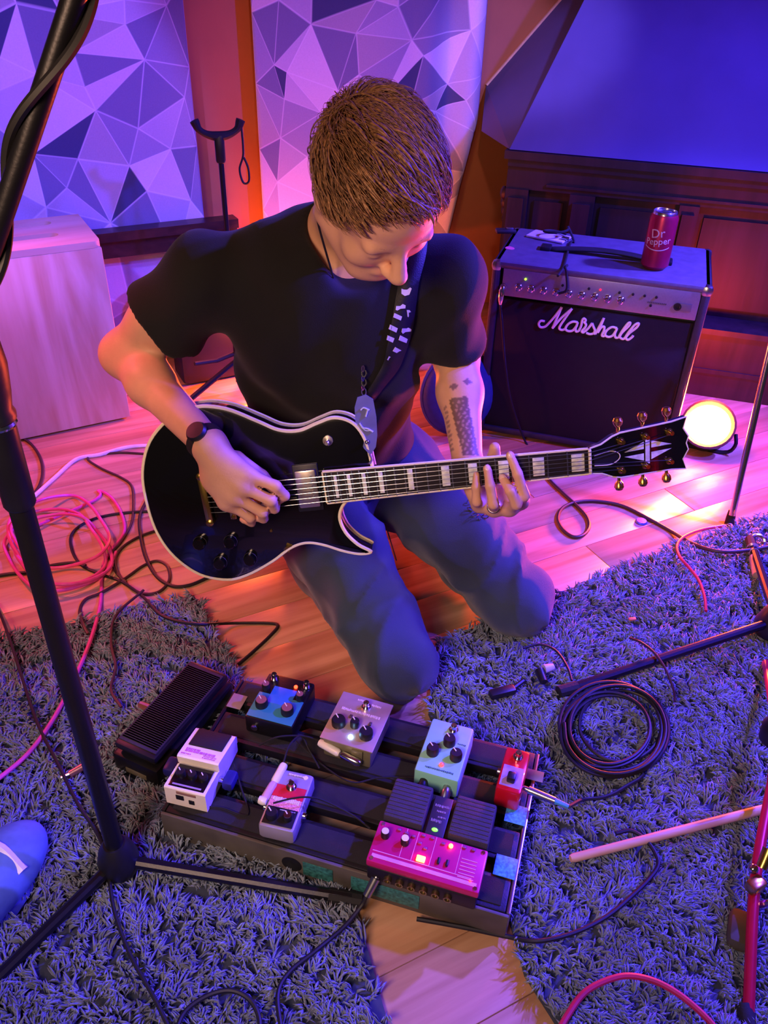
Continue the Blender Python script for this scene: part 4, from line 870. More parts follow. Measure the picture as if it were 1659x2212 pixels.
TP = [(.055, 1), (.100, 1), (.145, 1), (.055, -1), (.100, -1), (.145, -1)]
for x, s_ in TP:
    yb = 0.041 + (x - .055) * 0.03
    t = MB(); t.T = HT; t.lathe([(0.0065, 0), (0.0065, 0.002), (0.0035, 0.003), (0.003, 0.011), (0.0038, 0.012)], (x, s_ * 0.026, 0), 14); tp = obj('tuner_post', t, gold, hs)
    b = MB(); b.T = HT; b.cyl((x, s_ * (yb - 0.004), -0.008), (x, s_ * (yb + 0.010), -0.008), 0.0028); b.lathe([(0.003, 0), (0.0075, 0.006), (0.0085, 0.012), (0.0060, 0.017), (0.002, 0.018)], (x, s_ * (yb + 0.007), -0.008), 14, (0, s_, 0)); obj('tuner_button', b, gold, tp)
# pickups, bridge, tailpiece, knobs, switch
for x in (0.035, 0.140):
    pk_ = obj('pickup', MB().rbox((x, 0, 0.006), (0.038, 0.070, 0.012), 0.003), gold if x < 0.1 else mat('pickup_cover', '#b8b0a4', 0.3, 0.9), gtr)
    obj('pickup_ring', MB().rbox((x, 0, 0.002), (0.046, 0.088, 0.006), 0.002), black_plastic, gtr)
    for k in range(6): obj('pole_screw', MB().lathe([(0.0022, 0), (0.002, 0.0008)], (x + 0.010, -0.025 + k * 0.010, 0.012), 8), steel, pk_)
br = obj('bridge', MB().rbox((0.0, 0, 0.011), (0.012, 0.084, 0.008), 0.002), gold, gtr)
for sy in (-1, 1): obj('bridge_post', MB().lathe([(0.0055, 0.0), (0.0055, 0.014), (0.003, 0.016)], (0, sy * 0.037, 0), 12), gold, br)
for k in range(6): obj('saddle', MB().rbox((0.0, -0.025 + k * 0.010, 0.016), (0.008, 0.006, 0.004), 0.001), gold, br)
tp_ = obj('tailpiece', MB().rbox((-0.045, 0, 0.011), (0.014, 0.096, 0.010), 0.004), gold, gtr)
for sy in (-1, 1): obj('tailpiece_stud', MB().lathe([(0.007, 0), (0.007, 0.016), (0.004, 0.018)], (-0.045, sy * 0.044, 0), 14), gold, tp_)
knm = mat('knob_black_clear', '#0e0d0f', 0.15, coat=0.8)
for x, y in ((-.075, -.085), (-.018, -.088), (-.045, -.128), (.012, -.126)):
    k = obj('control_knob', MB().lathe([(0.0125, 0), (0.0125, 0.003), (0.011, 0.012), (0.009, 0.0135)], (x, y, 0.0015), 22), knm, gtr); obj('knob_rim', MB().sweep([V(x + 0.0120 * math.cos(a), y + 0.0120 * math.sin(a), 0.004) for a in np.linspace(0, 2 * PI, 25)], 0.0007, 5, False), mat('knob_rim_grey', '#6a6460', 0.4), k)
obj('toggle_switch', MB().lathe([(0.009, 0), (0.009, 0.003), (0.003, 0.004), (0.0032, 0.016), (0.0045, 0.018), (0.003, 0.021)], (0.188, 0.082, 0.0015), 16), mat('switch_cream_metal', '#cfc6b8', 0.25, 0.8), gtr)
obj('pickguard_bracket', MB().rbox((0.085, -0.111, -0.003), (0.012, 0.018, 0.009), 0.001, rotz(-0.55)), gold, gtr)
obj('pickguard_screw', MB().lathe([(0.003, 0), (0.0025, 0.002)], (0.06, -0.075, 0.0015), 10), gold, gtr)
sb_p = V(0.250, 0.082, -0.025)
obj('strap_button', MB().lathe([(0.006, 0), (0.004, 0.004), (0.004, 0.010), (0.0075, 0.013), (0.005, 0.015)], sb_p, 14, (0.75, 0.66, 0)), gold, gtr)
obj('output_jack', MB().rbox((-0.12, -0.122, -0.025), (0.03, 0.006, 0.03), 0.002, rotz(-0.75)), gold, gtr)
for k in range(6):
    y0 = -0.025 + k * 0.010; y1 = -0.0175 + k * 0.007; j = k if k >= 3 else k
    s_ = 1 if k >= 3 else -1; tx = TP[{3: 2, 4: 1, 5: 0}[k]][0] if k >= 3 else TP[{2: 5, 1: 4, 0: 3}[k]][0]
    endp = HT[:3, :3] @ V(tx, s_ * 0.023, 0.007) + HT[:3, 3]
    obj('string', MB().sweep([(-0.045, y0, 0.013), (0.0, y0, 0.0195), (SC + 0.002, y1, FBZ + 0.0045), endp], 0.00045 + 0.00007 * k, 5), steel, gtr)
# ================================================================== PERSON (signed distance modelling, one continuous surface per piece)
def rcone(a, b, r1, r2):
    a, b = np.asarray(a, float), np.asarray(b, float); R = max(r1, r2)
    def f(P):
        ba = b - a; t = np.clip(((P - a) @ ba) / (ba @ ba), 0, 1); return np.sqrt(((P - a - t[..., None] * ba) ** 2).sum(-1)) - (r1 + (r2 - r1) * t)
    return f, np.minimum(a, b) - R, np.maximum(a, b) + R
def ellip(c, rad, A=None):
    c = np.asarray(c, float); rad = np.asarray(rad, float); A = np.eye(3) if A is None else np.asarray(A); R = rad.max()
    def f(P):
        q = (P - c) @ A; k0 = np.sqrt(((q / rad) ** 2).sum(-1)); k1 = np.sqrt(((q / rad ** 2) ** 2).sum(-1)) + 1e-9; return k0 * (k0 - 1) / k1
    return f, c - R, c + R
def sdf_mesh(name, prims, lo, hi, h, post=None):
    lo, hi = np.asarray(lo, float), np.asarray(hi, float); dim = np.ceil((hi - lo) / h).astype(int) + 1
    val = np.full(dim, 0.3, np.float32); ax = [lo[i] + h * np.arange(dim[i]) for i in range(3)]
    for (f, bl, bh), k, op in prims:
        pad = k + 3 * h; i0 = np.maximum(((bl - pad - lo) / h).astype(int), 0); i1 = np.minimum(((bh + pad - lo) / h).astype(int) + 2, dim)
        if (i1 <= i0).any(): continue
        P = np.stack(np.meshgrid(*[ax[i][i0[i]:i1[i]] for i in range(3)], indexing='ij'), -1); d = f(P).astype(np.float32)
        sub = val[i0[0]:i1[0], i0[1]:i1[1], i0[2]:i1[2]]
        if op == '+': hh = np.clip(k - np.abs(sub - d), 0, None) / k; sub[...] = np.minimum(sub, d) - hh * hh * k * 0.25
        else: hh = np.clip(k - np.abs(sub + d), 0, None) / k; sub[...] = np.maximum(sub, -d) + hh * hh * k * 0.25
    if post is not None:
        near = np.abs(val) < 0.04; ii = np.argwhere(near); P = lo + ii * h; val[near] = post(P, val[near]).astype(np.float32)
    s = val < 0
    c8 = [s[i:dim[0] - 1 + i, j:dim[1] - 1 + j, k:dim[2] - 1 + k] for i in (0, 1) for j in (0, 1) for k in (0, 1)]
    cnt = sum(c.astype(np.int8) for c in c8); act = (cnt > 0) & (cnt < 8); C = np.argwhere(act); idx = np.full(act.shape, -1, np.int32); idx[act] = np.arange(len(C))
    corner = {(i, j, k): val[C[:, 0] + i, C[:, 1] + j, C[:, 2] + k] for i in (0, 1) for j in (0, 1) for k in (0, 1)}
    acc = np.zeros((len(C), 3)); n_ = np.zeros(len(C))
    for a in range(3):
        for u in (0, 1):
            for w in (0, 1):
                o0 = [0, 0, 0]; o0[(a + 1) % 3] = u; o0[(a + 2) % 3] = w; o1 = list(o0); o1[a] = 1
                v0, v1 = corner[tuple(o0)], corner[tuple(o1)]; m = (v0 < 0) != (v1 < 0); t = np.where(m, v0 / (v0 - v1 + 1e-12), 0)
                p = np.tile(np.array(o0, float), (len(C), 1)); p[:, a] = t; acc[m] += p[m]; n_[m] += 1
    vs_ = lo + (C + acc / n_[:, None]) * h; faces = []
    for a in range(3):
        b, c = (a + 1) % 3, (a + 2) % 3; sl0 = [slice(None)] * 3; sl1 = [slice(None)] * 3; sl0[a] = slice(0, dim[a] - 1); sl1[a] = slice(1, dim[a])
        s0, s1 = s[tuple(sl0)], s[tuple(sl1)]; E = np.argwhere(s0 != s1); E = E[(E[:, b] > 0) & (E[:, c] > 0) & (E[:, b] < dim[b] - 1) & (E[:, c] < dim[c] - 1)]
        if not len(E): continue
        flip = s0[E[:, 0], E[:, 1], E[:, 2]]; q = []
        for db, dc in ((-1, -1), (0, -1), (0, 0), (-1, 0)):
            I = E.copy(); I[:, b] += db; I[:, c] += dc; q.append(idx[I[:, 0], I[:, 1], I[:, 2]])
        q = np.stack(q, 1); q[~flip] = q[~flip][:, ::-1]; faces.append(q)
    F = np.concatenate(faces); F = F[(F >= 0).all(1)]
    me = bpy.data.meshes.new(name); me.vertices.add(len(vs_)); me.vertices.foreach_set('co', vs_.astype(np.float32).ravel())
    me.loops.add(F.size); me.loops.foreach_set('vertex_index', F.astype(np.int32).ravel()); me.polygons.add(len(F)); me.polygons.foreach_set('loop_start', np.arange(0, F.size, 4, dtype=np.int32)); me.update(calc_edges=True)
    me.polygons.foreach_set('use_smooth', [True] * len(F)); return me, vs_
def smoothed(o, it=6, fac=0.5):
    md = o.modifiers.new('soften', 'SMOOTH'); md.iterations = it; md.factor = fac

# --- skeleton
sR, sL = pd(446, 600, 1.44), pd(957, 602, 1.44)
eR, wR = pd(268, 765, 1.57), pd(452, 962, 1.40)
eL = pd(985, 768, 1.60)
hipc = pd(722, 985, 1.86); hipR, hipL = pd(612, 1000, 1.86), pd(832, 1000, 1.86)
knR, knL = pz(860, 1425, 0.085), pz(1118, 1292, 0.085)
nb = pd(748, 515, 1.46)                         # base of the neck
HC = pd(816, 407, 1.17)                         # head centre
pit, yaw = math.radians(46), math.radians(33)
hf = V(math.sin(yaw) * math.cos(pit), -math.cos(yaw) * math.cos(pit), -math.sin(pit))
hl_ = unit(np.cross(V(0, 0, 1), hf)); hu = np.cross(hf, hl_)
rl_ = math.radians(10); hl_, hu = hl_ * math.cos(rl_) + hu * math.sin(rl_), hu * math.cos(rl_) - hl_ * math.sin(rl_)
HA = np.stack([hl_, hf, hu], 1)
def H(l, f, u): return HC + hl_ * l + hf * f + hu * u
ROOT = thing('person', 'man kneeling in a black t-shirt and blue jeans, bent over and playing the black guitar', 'person', V((knR[0] + knL[0]) / 2, 1.45, 0))
k1 = 0.02
body = []
A_ = lambda p, k=0.02, op='+': body.append((p, k, op))
# head
A_(ellip(H(0, -0.012, 0.022), (0.076, 0.096, 0.088), HA)); A_(ellip(H(0, 0.045, 0.03), (0.062, 0.048, 0.058), HA), 0.03)
A_(ellip(H(0, 0.036, -0.045), (0.060, 0.056, 0.070), HA), 0.03); A_(ellip(H(0, 0.068, -0.098), (0.028, 0.026, 0.022), HA), 0.03)
for s_ in (-1, 1):
    A_(ellip(H(s_ * 0.040, 0.062, -0.04), (0.026, 0.024, 0.024), HA), 0.02); A_(rcone(H(s_ * 0.062, -0.01, -0.055), H(s_ * 0.03, 0.06, -0.098), 0.022, 0.02), 0.025)
A_(rcone(H(-0.042, 0.083, 0.004), H(0.042, 0.083, 0.004), 0.011, 0.011), 0.014)
for s_ in (-1, 1): A_(ellip(H(s_ * 0.033, 0.101, -0.014), (0.017, 0.013, 0.010), HA), 0.012, '-')
for s_ in (-1, 1): A_(ellip(H(s_ * 0.032, 0.0785, -0.016), (0.0145, 0.0135, 0.0125), HA), 0.004)
A_(rcone(H(0, 0.089, 0.0), H(0, 0.117, -0.042), 0.0085, 0.0125), 0.012); A_(ellip(H(0, 0.112, -0.047), (0.014, 0.013, 0.011), HA), 0.008)
for s_ in (-1, 1): A_(ellip(H(s_ * 0.013, 0.100, -0.049), (0.0085, 0.012, 0.008), HA), 0.006)
A_(ellip(H(0, 0.083, -0.073), (0.027, 0.016, 0.011), HA), 0.008); A_(rcone(H(-0.022, 0.099, -0.0725), H(0.022, 0.099, -0.0725), 0.0025, 0.0025), 0.004, '-')
for s_ in (-1, 1):
    A_(ellip(H(s_ * 0.080, -0.012, -0.012), (0.008, 0.019, 0.032), HA), 0.010); A_(ellip(H(s_ * 0.091, -0.006, -0.008), (0.007, 0.010, 0.018), HA), 0.005, '-')
# neck and shoulders
A_(rcone(H(0, -0.035, -0.045), nb, 0.056, 0.062), 0.03); A_(rcone(nb, sR * 0.5 + nb * 0.5, 0.05, 0.045), 0.04); A_(rcone(nb, sL * 0.5 + nb * 0.5, 0.05, 0.045), 0.04)
chest = pd(715, 680, 1.47)
A_(rcone(nb, chest, 0.055, 0.06), 0.05); A_(rcone(sR, sL, 0.045, 0.045), 0.04); A_(rcone(chest, hipc, 0.06, 0.08), 0.05)
# arms
def arm(s_, e_, w_):
    A_(rcone(s_, s_ * 0.45 + e_ * 0.55, 0.048, 0.047), 0.03); A_(rcone(s_ * 0.45 + e_ * 0.55, e_, 0.047, 0.042), 0.04); A_(rcone(e_, e_ * 0.66 + w_ * 0.34, 0.038, 0.039), 0.03); A_(rcone(e_ * 0.66 + w_ * 0.34, w_, 0.040, 0.027), 0.03)
arm(sR, eR, wR)
wL = gl(0.425, -0.012, -0.066); arm(sL, eL, wL)
def finger(pts, r0, r1):
    n = len(pts) - 1
    for i in range(n): A_(rcone(pts[i], pts[i + 1], r0 + (r1 - r0) * i / n, r0 + (r1 - r0) * (i + 1) / n), 0.004)
# left (fretting) hand, joints in the guitar's own frame: knuckle, middle joint, last joint, tip
FL = [[(.512, -.070, -.012), (.515, -.044, .030), (.506, -.002, .036), (.496, .030, .027)], [(.490, -.080, -.008), (.500, -.056, .036), (.491, -.028, .042), (.481, -.010, .024)],
      [(.463, -.078, -.008), (.461, -.050, .040), (.458, -.016, .042), (.456, .010, .025)], [(.438, -.068, -.010), (.433, -.046, .032), (.434, -.018, .034), (.437, .000, .024)]]
for q, r_ in zip(FL, (0.0098, 0.0100, 0.0096, 0.0085)): finger([gl(*p) for p in q], r_ + 0.001, r_ - 0.002)
for q in FL: A_(rcone(wL, gl(*q[0]), 0.021, 0.0135), 0.016)
A_(ellip(gl(.458, -.05, -.036), (0.034, 0.03, 0.02), np.stack([GX, GY, GZ], 1)), 0.02)
finger([gl(.435, -.03, -.055), gl(.462, -.012, -.048), gl(.472, .012, -.036), gl(.474, .030, -.026)], 0.015, 0.010)
# right (picking) hand
hR = [[(.052, .058, .070), (.098, .030, .066), (.106, .004, .046), (.094, -.006, .034)], [(.040, .040, .074), (.086, .006, .068), (.084, -.018, .044), (.064, -.016, .036)], [(.024, .022, .070), (.066, -.016, .062), (.060, -.036, .040), (.042, -.030, .034)], [(.006, .008, .060), (.040, -.028, .052), (.036, -.044, .034), (.020, -.038, .030)]]
for q, r_ in zip(hR, (0.0100, 0.0102, 0.0098, 0.0086)): finger([gl(*p) for p in q], r_ + 0.001, r_ - 0.002)
for q in hR: A_(rcone(wR, gl(*q[0]), 0.023, 0.0145), 0.016)
A_(ellip(gl(.008, .052, .056), (0.040, 0.034, 0.018), np.stack([GX, GY, GZ], 1)), 0.02)
finger([gl(-.008, .082, .056), gl(.034, .078, .044), gl(.070, .040, .036), gl(.092, .008, .034)], 0.0165, 0.0095)
me, vv = sdf_mesh('body', body, (-0.66, 0.94, 0.30), (0.36, 1.86, 1.12), 0.0038)
# tattoo: ink areas on the inner left forearm, found in the forearm's own frame
fa = unit(wL - eL); toc = unit(CPOS - (wL + eL) / 2); tside = unit(np.cross(fa, toc)); tfront = np.cross(tside, fa)
q = vv - eL; t_ = q @ fa / np.linalg.norm(wL - eL); lat = q @ tside; fr = q @ tfront
ink = np.ones((len(vv), 4), np.float32)
side = 1 if tside[0] > 0 else -1; lat = lat * side
onarm = (t_ > 0.2) & (t_ < 1.0) & (fr > 0.0) & (np.sqrt(lat ** 2 + fr ** 2) < 0.06)
blockm = onarm & (t_ > 0.48) & (t_ < 0.97) & (lat > -0.022 + 0.016 * (t_ - 0.48) / 0.5) & (lat < 0.012 + 0.01 * (t_ - .48) / .5)
nzv = np.sin(t_ * 95) * np.sin(lat * 620 + 1.3 * np.sin(t_ * 40)); edge = (t_ < 0.51) | (lat < -0.018 + 0.016 * (t_ - 0.48) / 0.5) | (lat > 0.008 + 0.01 * (t_ - .48) / .5)
ink[blockm] = np.where((nzv[blockm] > 0.35) & ~edge[blockm], 0.62, 0.27)[:, None]
for l0, w_ in ((-0.010, 0.009), (0.016, 0.009)): ink[onarm & (np.abs(t_ - 0.38 + l0 * 1.2) * 0.28 + np.abs(lat - l0) < w_)] = 0.34
line = onarm & (t_ > 0.5) & (t_ < 0.9) & (np.abs(lat + 0.03 - 0.012 * (t_ - .5)) < 0.003) & (np.sin(t_ * 160) > -0.2); ink[line] = 0.5
ink[..., 3] = 1; ink[..., 2] = np.minimum(1, ink[..., 2] * 1.25)
ca = me.color_attributes.new('ink', 'FLOAT_COLOR', 'POINT'); ca.data.foreach_set('color', ink.ravel())
skin = mat('skin', '#d8a488', 0.5, var=0.06, scale=30, bump=0.08, bscale=260, attr='ink', spec=0.35)
me.materials.append(skin); me.transform(ROOT.matrix_world.inverted()); bo = obj('body', me, None, ROOT); smoothed(bo, 3, 0.4)
# nails
nails = MB()
for q in FL[:3]:
    a, b = gl(*q[2]), gl(*q[3]); d_ = unit(b - a); nn = unit(GZ - d_ * (GZ @ d_)); nails.ell(b + nn * 0.0065 - d_ * 0.001, (0.0045, 0.006, 0.0012), 10, 6, np.stack([unit(np.cross(d_, nn)), d_, nn], 1))
wpart('fingernails', nails, mat('nail', '#e6c0b0', 0.3), ROOT)

# --- t-shirt
TS = []; A2 = lambda p, k=0.05, op='+': TS.append((p, k, op))
tx_ = unit(sL - sR); tz_ = unit((sR + sL) / 2 - hipc); tz_ = unit(tz_ - tx_ * (tz_ @ tx_)); ty_ = np.cross(tz_, tx_); TA = np.stack([tx_, ty_, tz_], 1); mid = (sR + sL) / 2
def TP_(x, y, z): return hipc + tx_ * x + ty_ * y + tz_ * z
TLn = np.linalg.norm(mid - hipc)
mx_ = (mid - hipc) @ tx_
A2(ellip(TP_(mx_ * .9, -0.015, TLn * 0.80), (0.185, 0.125, 0.19), TA)); A2(ellip(TP_(mx_ * .5, -0.02, TLn * 0.45), (0.175, 0.125, 0.22), TA)); A2(ellip(TP_(0, -0.01, 0.06), (0.18, 0.13, 0.16), TA))
A2(rcone(nb + tz_ * -0.02, sR, 0.085, 0.064), 0.05); A2(rcone(nb + tz_ * -0.02, sL, 0.085, 0.062), 0.05)
hemR = sR * 0.50 + eR * 0.50; hemL = sL * 0.18 + eL * 0.82
dR = unit(hemR - sR); dL = unit(hemL - sL)
A2(rcone(sR, hemR + dR * 0.03, 0.066, 0.086), 0.05); A2(rcone(sL, hemL + dL * 0.03, 0.061, 0.061), 0.05)
def halfspace(p0, nrm, c, rad):
    nrm = unit(nrm); c = np.asarray(c)
    return (lambda P: np.maximum(-((P - p0) @ nrm), np.sqrt(((P - c) ** 2).sum(-1)) - rad)), c - rad, c + rad
A2(halfspace(hemR, dR, hemR + dR * 0.07, 0.115), 0.006, '-'); A2(halfspace(hemL, dL, hemL + dL * 0.06, 0.105), 0.006, '-')
# neck opening
nd = unit(H(0, -0.03, -0.05) - nb); A2(rcone(nb + nd * 0.035, nb + nd * 0.20, 0.068, 0.082), 0.012, '-')
nfront = pd(790, 640, 1.36); A2(rcone(nfront + V(0, -0.02, 0.05), nb + nd * 0.09, 0.055, 0.07), 0.012, '-')
def shirt_wr(P, v):
    q = P - hipc; x, y, z = q @ tx_, q @ ty_, q @ tz_
    return v + 0.0065 * np.sin(26 * z + 14 * x + 2.5 * np.sin(9 * x + 5 * z)) * np.exp(-((z - 0.15) / 0.2) ** 2) + 0.0042 * np.sin(38 * x + 16 * z + 2 * np.sin(20 * z)) + 0.0018 * np.sin(70 * x - 45 * z + 20 * y)
lo = np.minimum.reduce([sR, sL, hipc, eR, eL]) - 0.2; hi = np.maximum.reduce([sR, sL, hipc, eL, nb]) + 0.2
ms, _ = sdf_mesh('t_shirt', TS, (lo[0], lo[1], 0.13), (hi[0], hi[1], hi[2]), 0.0052, shirt_wr)
shirt_m = mat('black_cotton', '#0d0d11', 0.92, var=0.2, scale=18, bump=0.25, bscale=700, sheen=0.05)
ms.materials.append(shirt_m)
from mathutils.bvhtree import BVHTree
ms_bvh = BVHTree.FromPolygons([v.co.copy() for v in ms.vertices], [tuple(p.vertices) for p in ms.polygons])
def on_shirt(x, y, lift=0.004):
    d = unit(_ray(x, y)); hit = ms_bvh.ray_cast(Vector(CPOS), Vector(d)); p = np.array(hit[0]) if hit[0] is not None else pd(x, y, 1.4); return p - d * lift
ms.transform(ROOT.matrix_world.inverted()); so = obj('t_shirt', ms, None, ROOT); smoothed(so, 4, 0.45)
# collar rib: lies along the neck opening
# --- jeans
JN = []; A3 = lambda p, k=0.05, op='+': JN.append((p, k, op))
A3(ellip(hipc + V(0, 0.02, -0.01), (0.185, 0.13, 0.13))); 
for hp_, kn, sx in ((hipR, knR, -1), (hipL, knL, 1)):
    m1 = hp_ * 0.5 + kn * 0.5 + V(0, 0, 0.015)
    A3(rcone(hp_, m1, 0.105, 0.097), 0.05); A3(rcone(m1, kn, 0.097, 0.074), 0.04); A3(ellip(kn + V(0, -0.004, 0.0), (0.072, 0.074, 0.080)), 0.03)
    back = unit(V(hp_[0] - kn[0], hp_[1] - kn[1], 0)); ank = V(kn[0], kn[1], 0.065) + (back * 0.9 + V(0.12 * sx, 0.25, 0) * (1.0 if sx > 0 else 0.4)) * 0.40
    A3(rcone(V(kn[0], kn[1], 0.07) + back * 0.03, ank, 0.064, 0.055), 0.03)
    if sx > 0: ankL = ank
    else: ankR = ank
def jean_wr(P, v):
    x, y, z = P[:, 0], P[:, 1], P[:, 2]
    add = 0
    for hp_, kn in ((hipR, knR), (hipL, knL)):
        ax = kn - hp_; L2 = ax @ ax; q = P - hp_; t = q @ ax / L2; rv = q - t[:, None] * ax; dist = np.sqrt((rv ** 2).sum(1)); ph = np.arctan2(rv[:, 2], rv @ unit(np.cross(ax, ZV)))
        wgt = np.exp(-(dist / 0.14) ** 4); fold = lambda f, a: (1 - np.abs(np.sin(f * t + a + 1.6 * np.sin(ph * 1.5 + t * 5)))) ** 2
        add = add + wgt * (0.018 * fold(11, 0.4) * np.exp(-((t - 0.25) / 0.25) ** 2) + 0.014 * fold(15, 1.7) * np.exp(-((t - 0.80) / 0.14) ** 2) + 0.007 * fold(7, 2.6))
    v = v - add + 0.004
    return v + 0.004 * np.sin(34 * y + 22 * x + 3 * np.sin(14 * x + 9 * z)) * np.clip((y - 1.15) * 4, 0, 1) + 0.0032 * np.sin(60 * x - 38 * y + 30 * z) * (0.4 + 0.6 * np.sin(9 * y + 4 * x) ** 2)
mj, _ = sdf_mesh('jeans', JN, (-0.45, 0.98, -0.02), (0.60, 2.05, 0.55), 0.006, jean_wr)
def denim():
    m = mat('blue_denim', '#2d3a4e', 0.85, var=0.5, scale=4, bump=0.35, bscale=900, sheen=0.2); return m
mj.materials.append(denim()); mj_bvh = BVHTree.FromPolygons([v.co.copy() for v in mj.vertices], [tuple(p.vertices) for p in mj.polygons])
def on_jeans(x, y, lift=0.003):
    d = unit(_ray(x, y)); hit = mj_bvh.ray_cast(Vector(CPOS), Vector(d)); p = np.array(hit[0]) if hit[0] is not None else pz(x, y, 0.1); return p - d * lift
mj.transform(ROOT.matrix_world.inverted()); jo = obj('jeans', mj, None, ROOT); smoothed(jo, 2, 0.4)
for pts in ([(820, 1095), (838, 1150), (856, 1210)],):
    p3 = [on_jeans(x, y, 0.0005) for x, y in pts]; wpart('seam', MB().sweep(crom(p3, 6), 0.0015, 6), mat('denim_seam', '#31486c', 0.85), jo)
for ank, sx in ((ankR, -1), (ankL, 1)):
    bd = unit(V(0.35 * sx, 1, 0)); bl = np.cross(ZV, bd); A = np.stack([bl, bd, ZV], 1)
    S_ = [(ellip(ank + bd * 0.05 + ZV * -0.005, (0.042, 0.085, 0.040), A), 0.02, '+'), (ellip(ank + bd * 0.15 - ZV * 0.012, (0.046, 0.085, 0.038), A), 0.03, '+')]
    mm_, _ = sdf_mesh('shoe', S_, ank + bd * 0.1 - 0.2, ank + bd * 0.1 + 0.2, 0.006); mm_.materials.append(mat('shoe_grey', '#5a5c68', 0.7)); mm_.transform(ROOT.matrix_world.inverted()); so_ = obj('shoe', mm_, None, ROOT)
    pts = [ank + bd * (0.10 + 0.125 * math.sin(a)) + bl * 0.043 * math.cos(a) + ZV * 0.022 for a in np.linspace(0, 2 * PI, 28)]
    wpart('sole', MB().sweep(pts, 0.010, 6, False), mat('shoe_sole', '#a8a4b0', 0.6), so_)

# --- hair: scalp cap and strands
crown = H(0.0, -0.078, 0.075)
def hair_cut(P): 
    q = P - HC; f, u, l = q @ hf, q @ hu, np.abs(q @ hl_)
    line = 0.080 + (f - 0.088) * 0.93 - np.clip(l - 0.05, 0, 1) * 0.3 + 0.012 * np.exp(-((l - 0.045) / 0.016) ** 2) * (f > 0.03)
    return u - line
cap_e = ellip(H(0, -0.012, 0.024), (0.0815, 0.104, 0.096), HA); front_e = ellip(H(0, 0.040, 0.036), (0.066, 0.053, 0.066), HA)
hl2 = [(cap_e, 0.02, '+'), (front_e, 0.03, '+')]
mh, _ = sdf_mesh('hair', hl2, HC - 0.16, HC + 0.16, 0.004, lambda P, v: np.maximum(v, -hair_cut(P)) + 0.0022 * np.sin(((P - HC) @ hl_) * 190 + 6 * np.sin(((P - HC) @ hf) * 40)))
hair_m = mat('hair_brown', '#6c4a30', 0.55, var=0.3, scale=120, bump=0.4, bscale=500)
mh.materials.append(hair_m); mh.transform(ROOT.matrix_world.inverted()); ho_ = obj('hair', mh, None, ROOT)
hr = np.random.default_rng(4); sv = []; sf = []
HE = np.array([0.079, 0.101, 0.093]); HO_ = H(0, -0.010, 0.025)
def hair_path(dv, ln, lift, nseg, jit):
    pts = []; d = np.array(dv); cr_d = unit(np.array([-0.25, -0.72, 0.66]))
    for k in range(nseg + 1):
        t = k / nseg; pts.append(HO_ + HA @ (d * HE * (1 + lift * (0.25 + math.sin(t * 2.3)) + 0.02)))
        fl = unit(d - cr_d * 0.97 + 1e-6) * 0.55 + np.array([0.62, 0.50, 0.0]) + jit
        fl = fl - d * (fl @ d); fl = unit(fl); d = unit(d + fl * (ln / nseg) / 0.092)
    return pts
def ribbon(pts, w0):
    b0 = len(sv); n_ = len(pts)
    for k, c in enumerate(pts):
        t = k / (n_ - 1); tg = unit(pts[min(k + 1, n_ - 1)] - pts[max(k - 1, 0)]); nr_ = unit(c - HO_); sd_ = unit(np.cross(nr_, tg)) * w0 * (1 - 0.85 * t ** 1.5); sv.extend([c - sd_, c + sd_, c + nr_ * w0 * 0.9 * (1 - t)])
    for k in range(n_ - 1):
        a = b0 + 3 * k
        for i_, j_ in ((0, 1), (1, 2), (2, 0)): sf.append((a + i_, a + j_, a + 3 + j_, a + 3 + i_))
cnt_ = 0
while cnt_ < 6200:
    dv = unit(hr.normal(size=3))
    if dv[2] < -0.4: continue
    p = HO_ + HA @ (dv * HE); hcv = hair_cut(p[None])[0]
    if hcv < 0.004: continue
    ln = hr.uniform(0.026, 0.056) * min(1.0, 0.40 + hcv * 12)
    if cnt_ < 520: ribbon(hair_path(dv, ln * 1.25, hr.uniform(0.05, 0.17), 7, hr.normal(size=3) * 0.16), hr.uniform(0.0024, 0.0042))     # thicker locks
    else: ribbon(hair_path(dv, ln, hr.uniform(0.02, 0.16), 5, hr.normal(size=3) * 0.24), hr.uniform(0.0007, 0.0013))
    cnt_ += 1
sm_ = MB(); sm_.v = [tuple(p) for p in sv]; sm_.f = sf
mstr = bpy.data.meshes.new('hair_strands'); mstr.from_pydata(sm_.v, [], sm_.f); mstr.update(); mstr.polygons.foreach_set('use_smooth', [True] * len(mstr.polygons))
mstr.materials.append(mat('hair_strand_brown', '#8c6442', 0.5, var=0.55, scale=220)); hs_o = wpart('hair_strands', mstr, None, ho_); hs_o['kind'] = 'stuff'
eb = MB()
for s_ in (-1, 1):
    for k in range(40):
        l0 = s_ * (0.014 + 0.032 * k / 40); b = H(l0, 0.0935 - 0.012 * (k / 40) ** 2, 0.008 + 0.003 * math.sin(k / 40 * PI)); eb.sweep([b, b + hl_ * s_ * 0.006 + hf * 0.002 + hu * random.uniform(-0.002, 0.003)], [0.0011, 0.0003], 4)
wpart('eyebrows', eb, hair_m, ROOT)
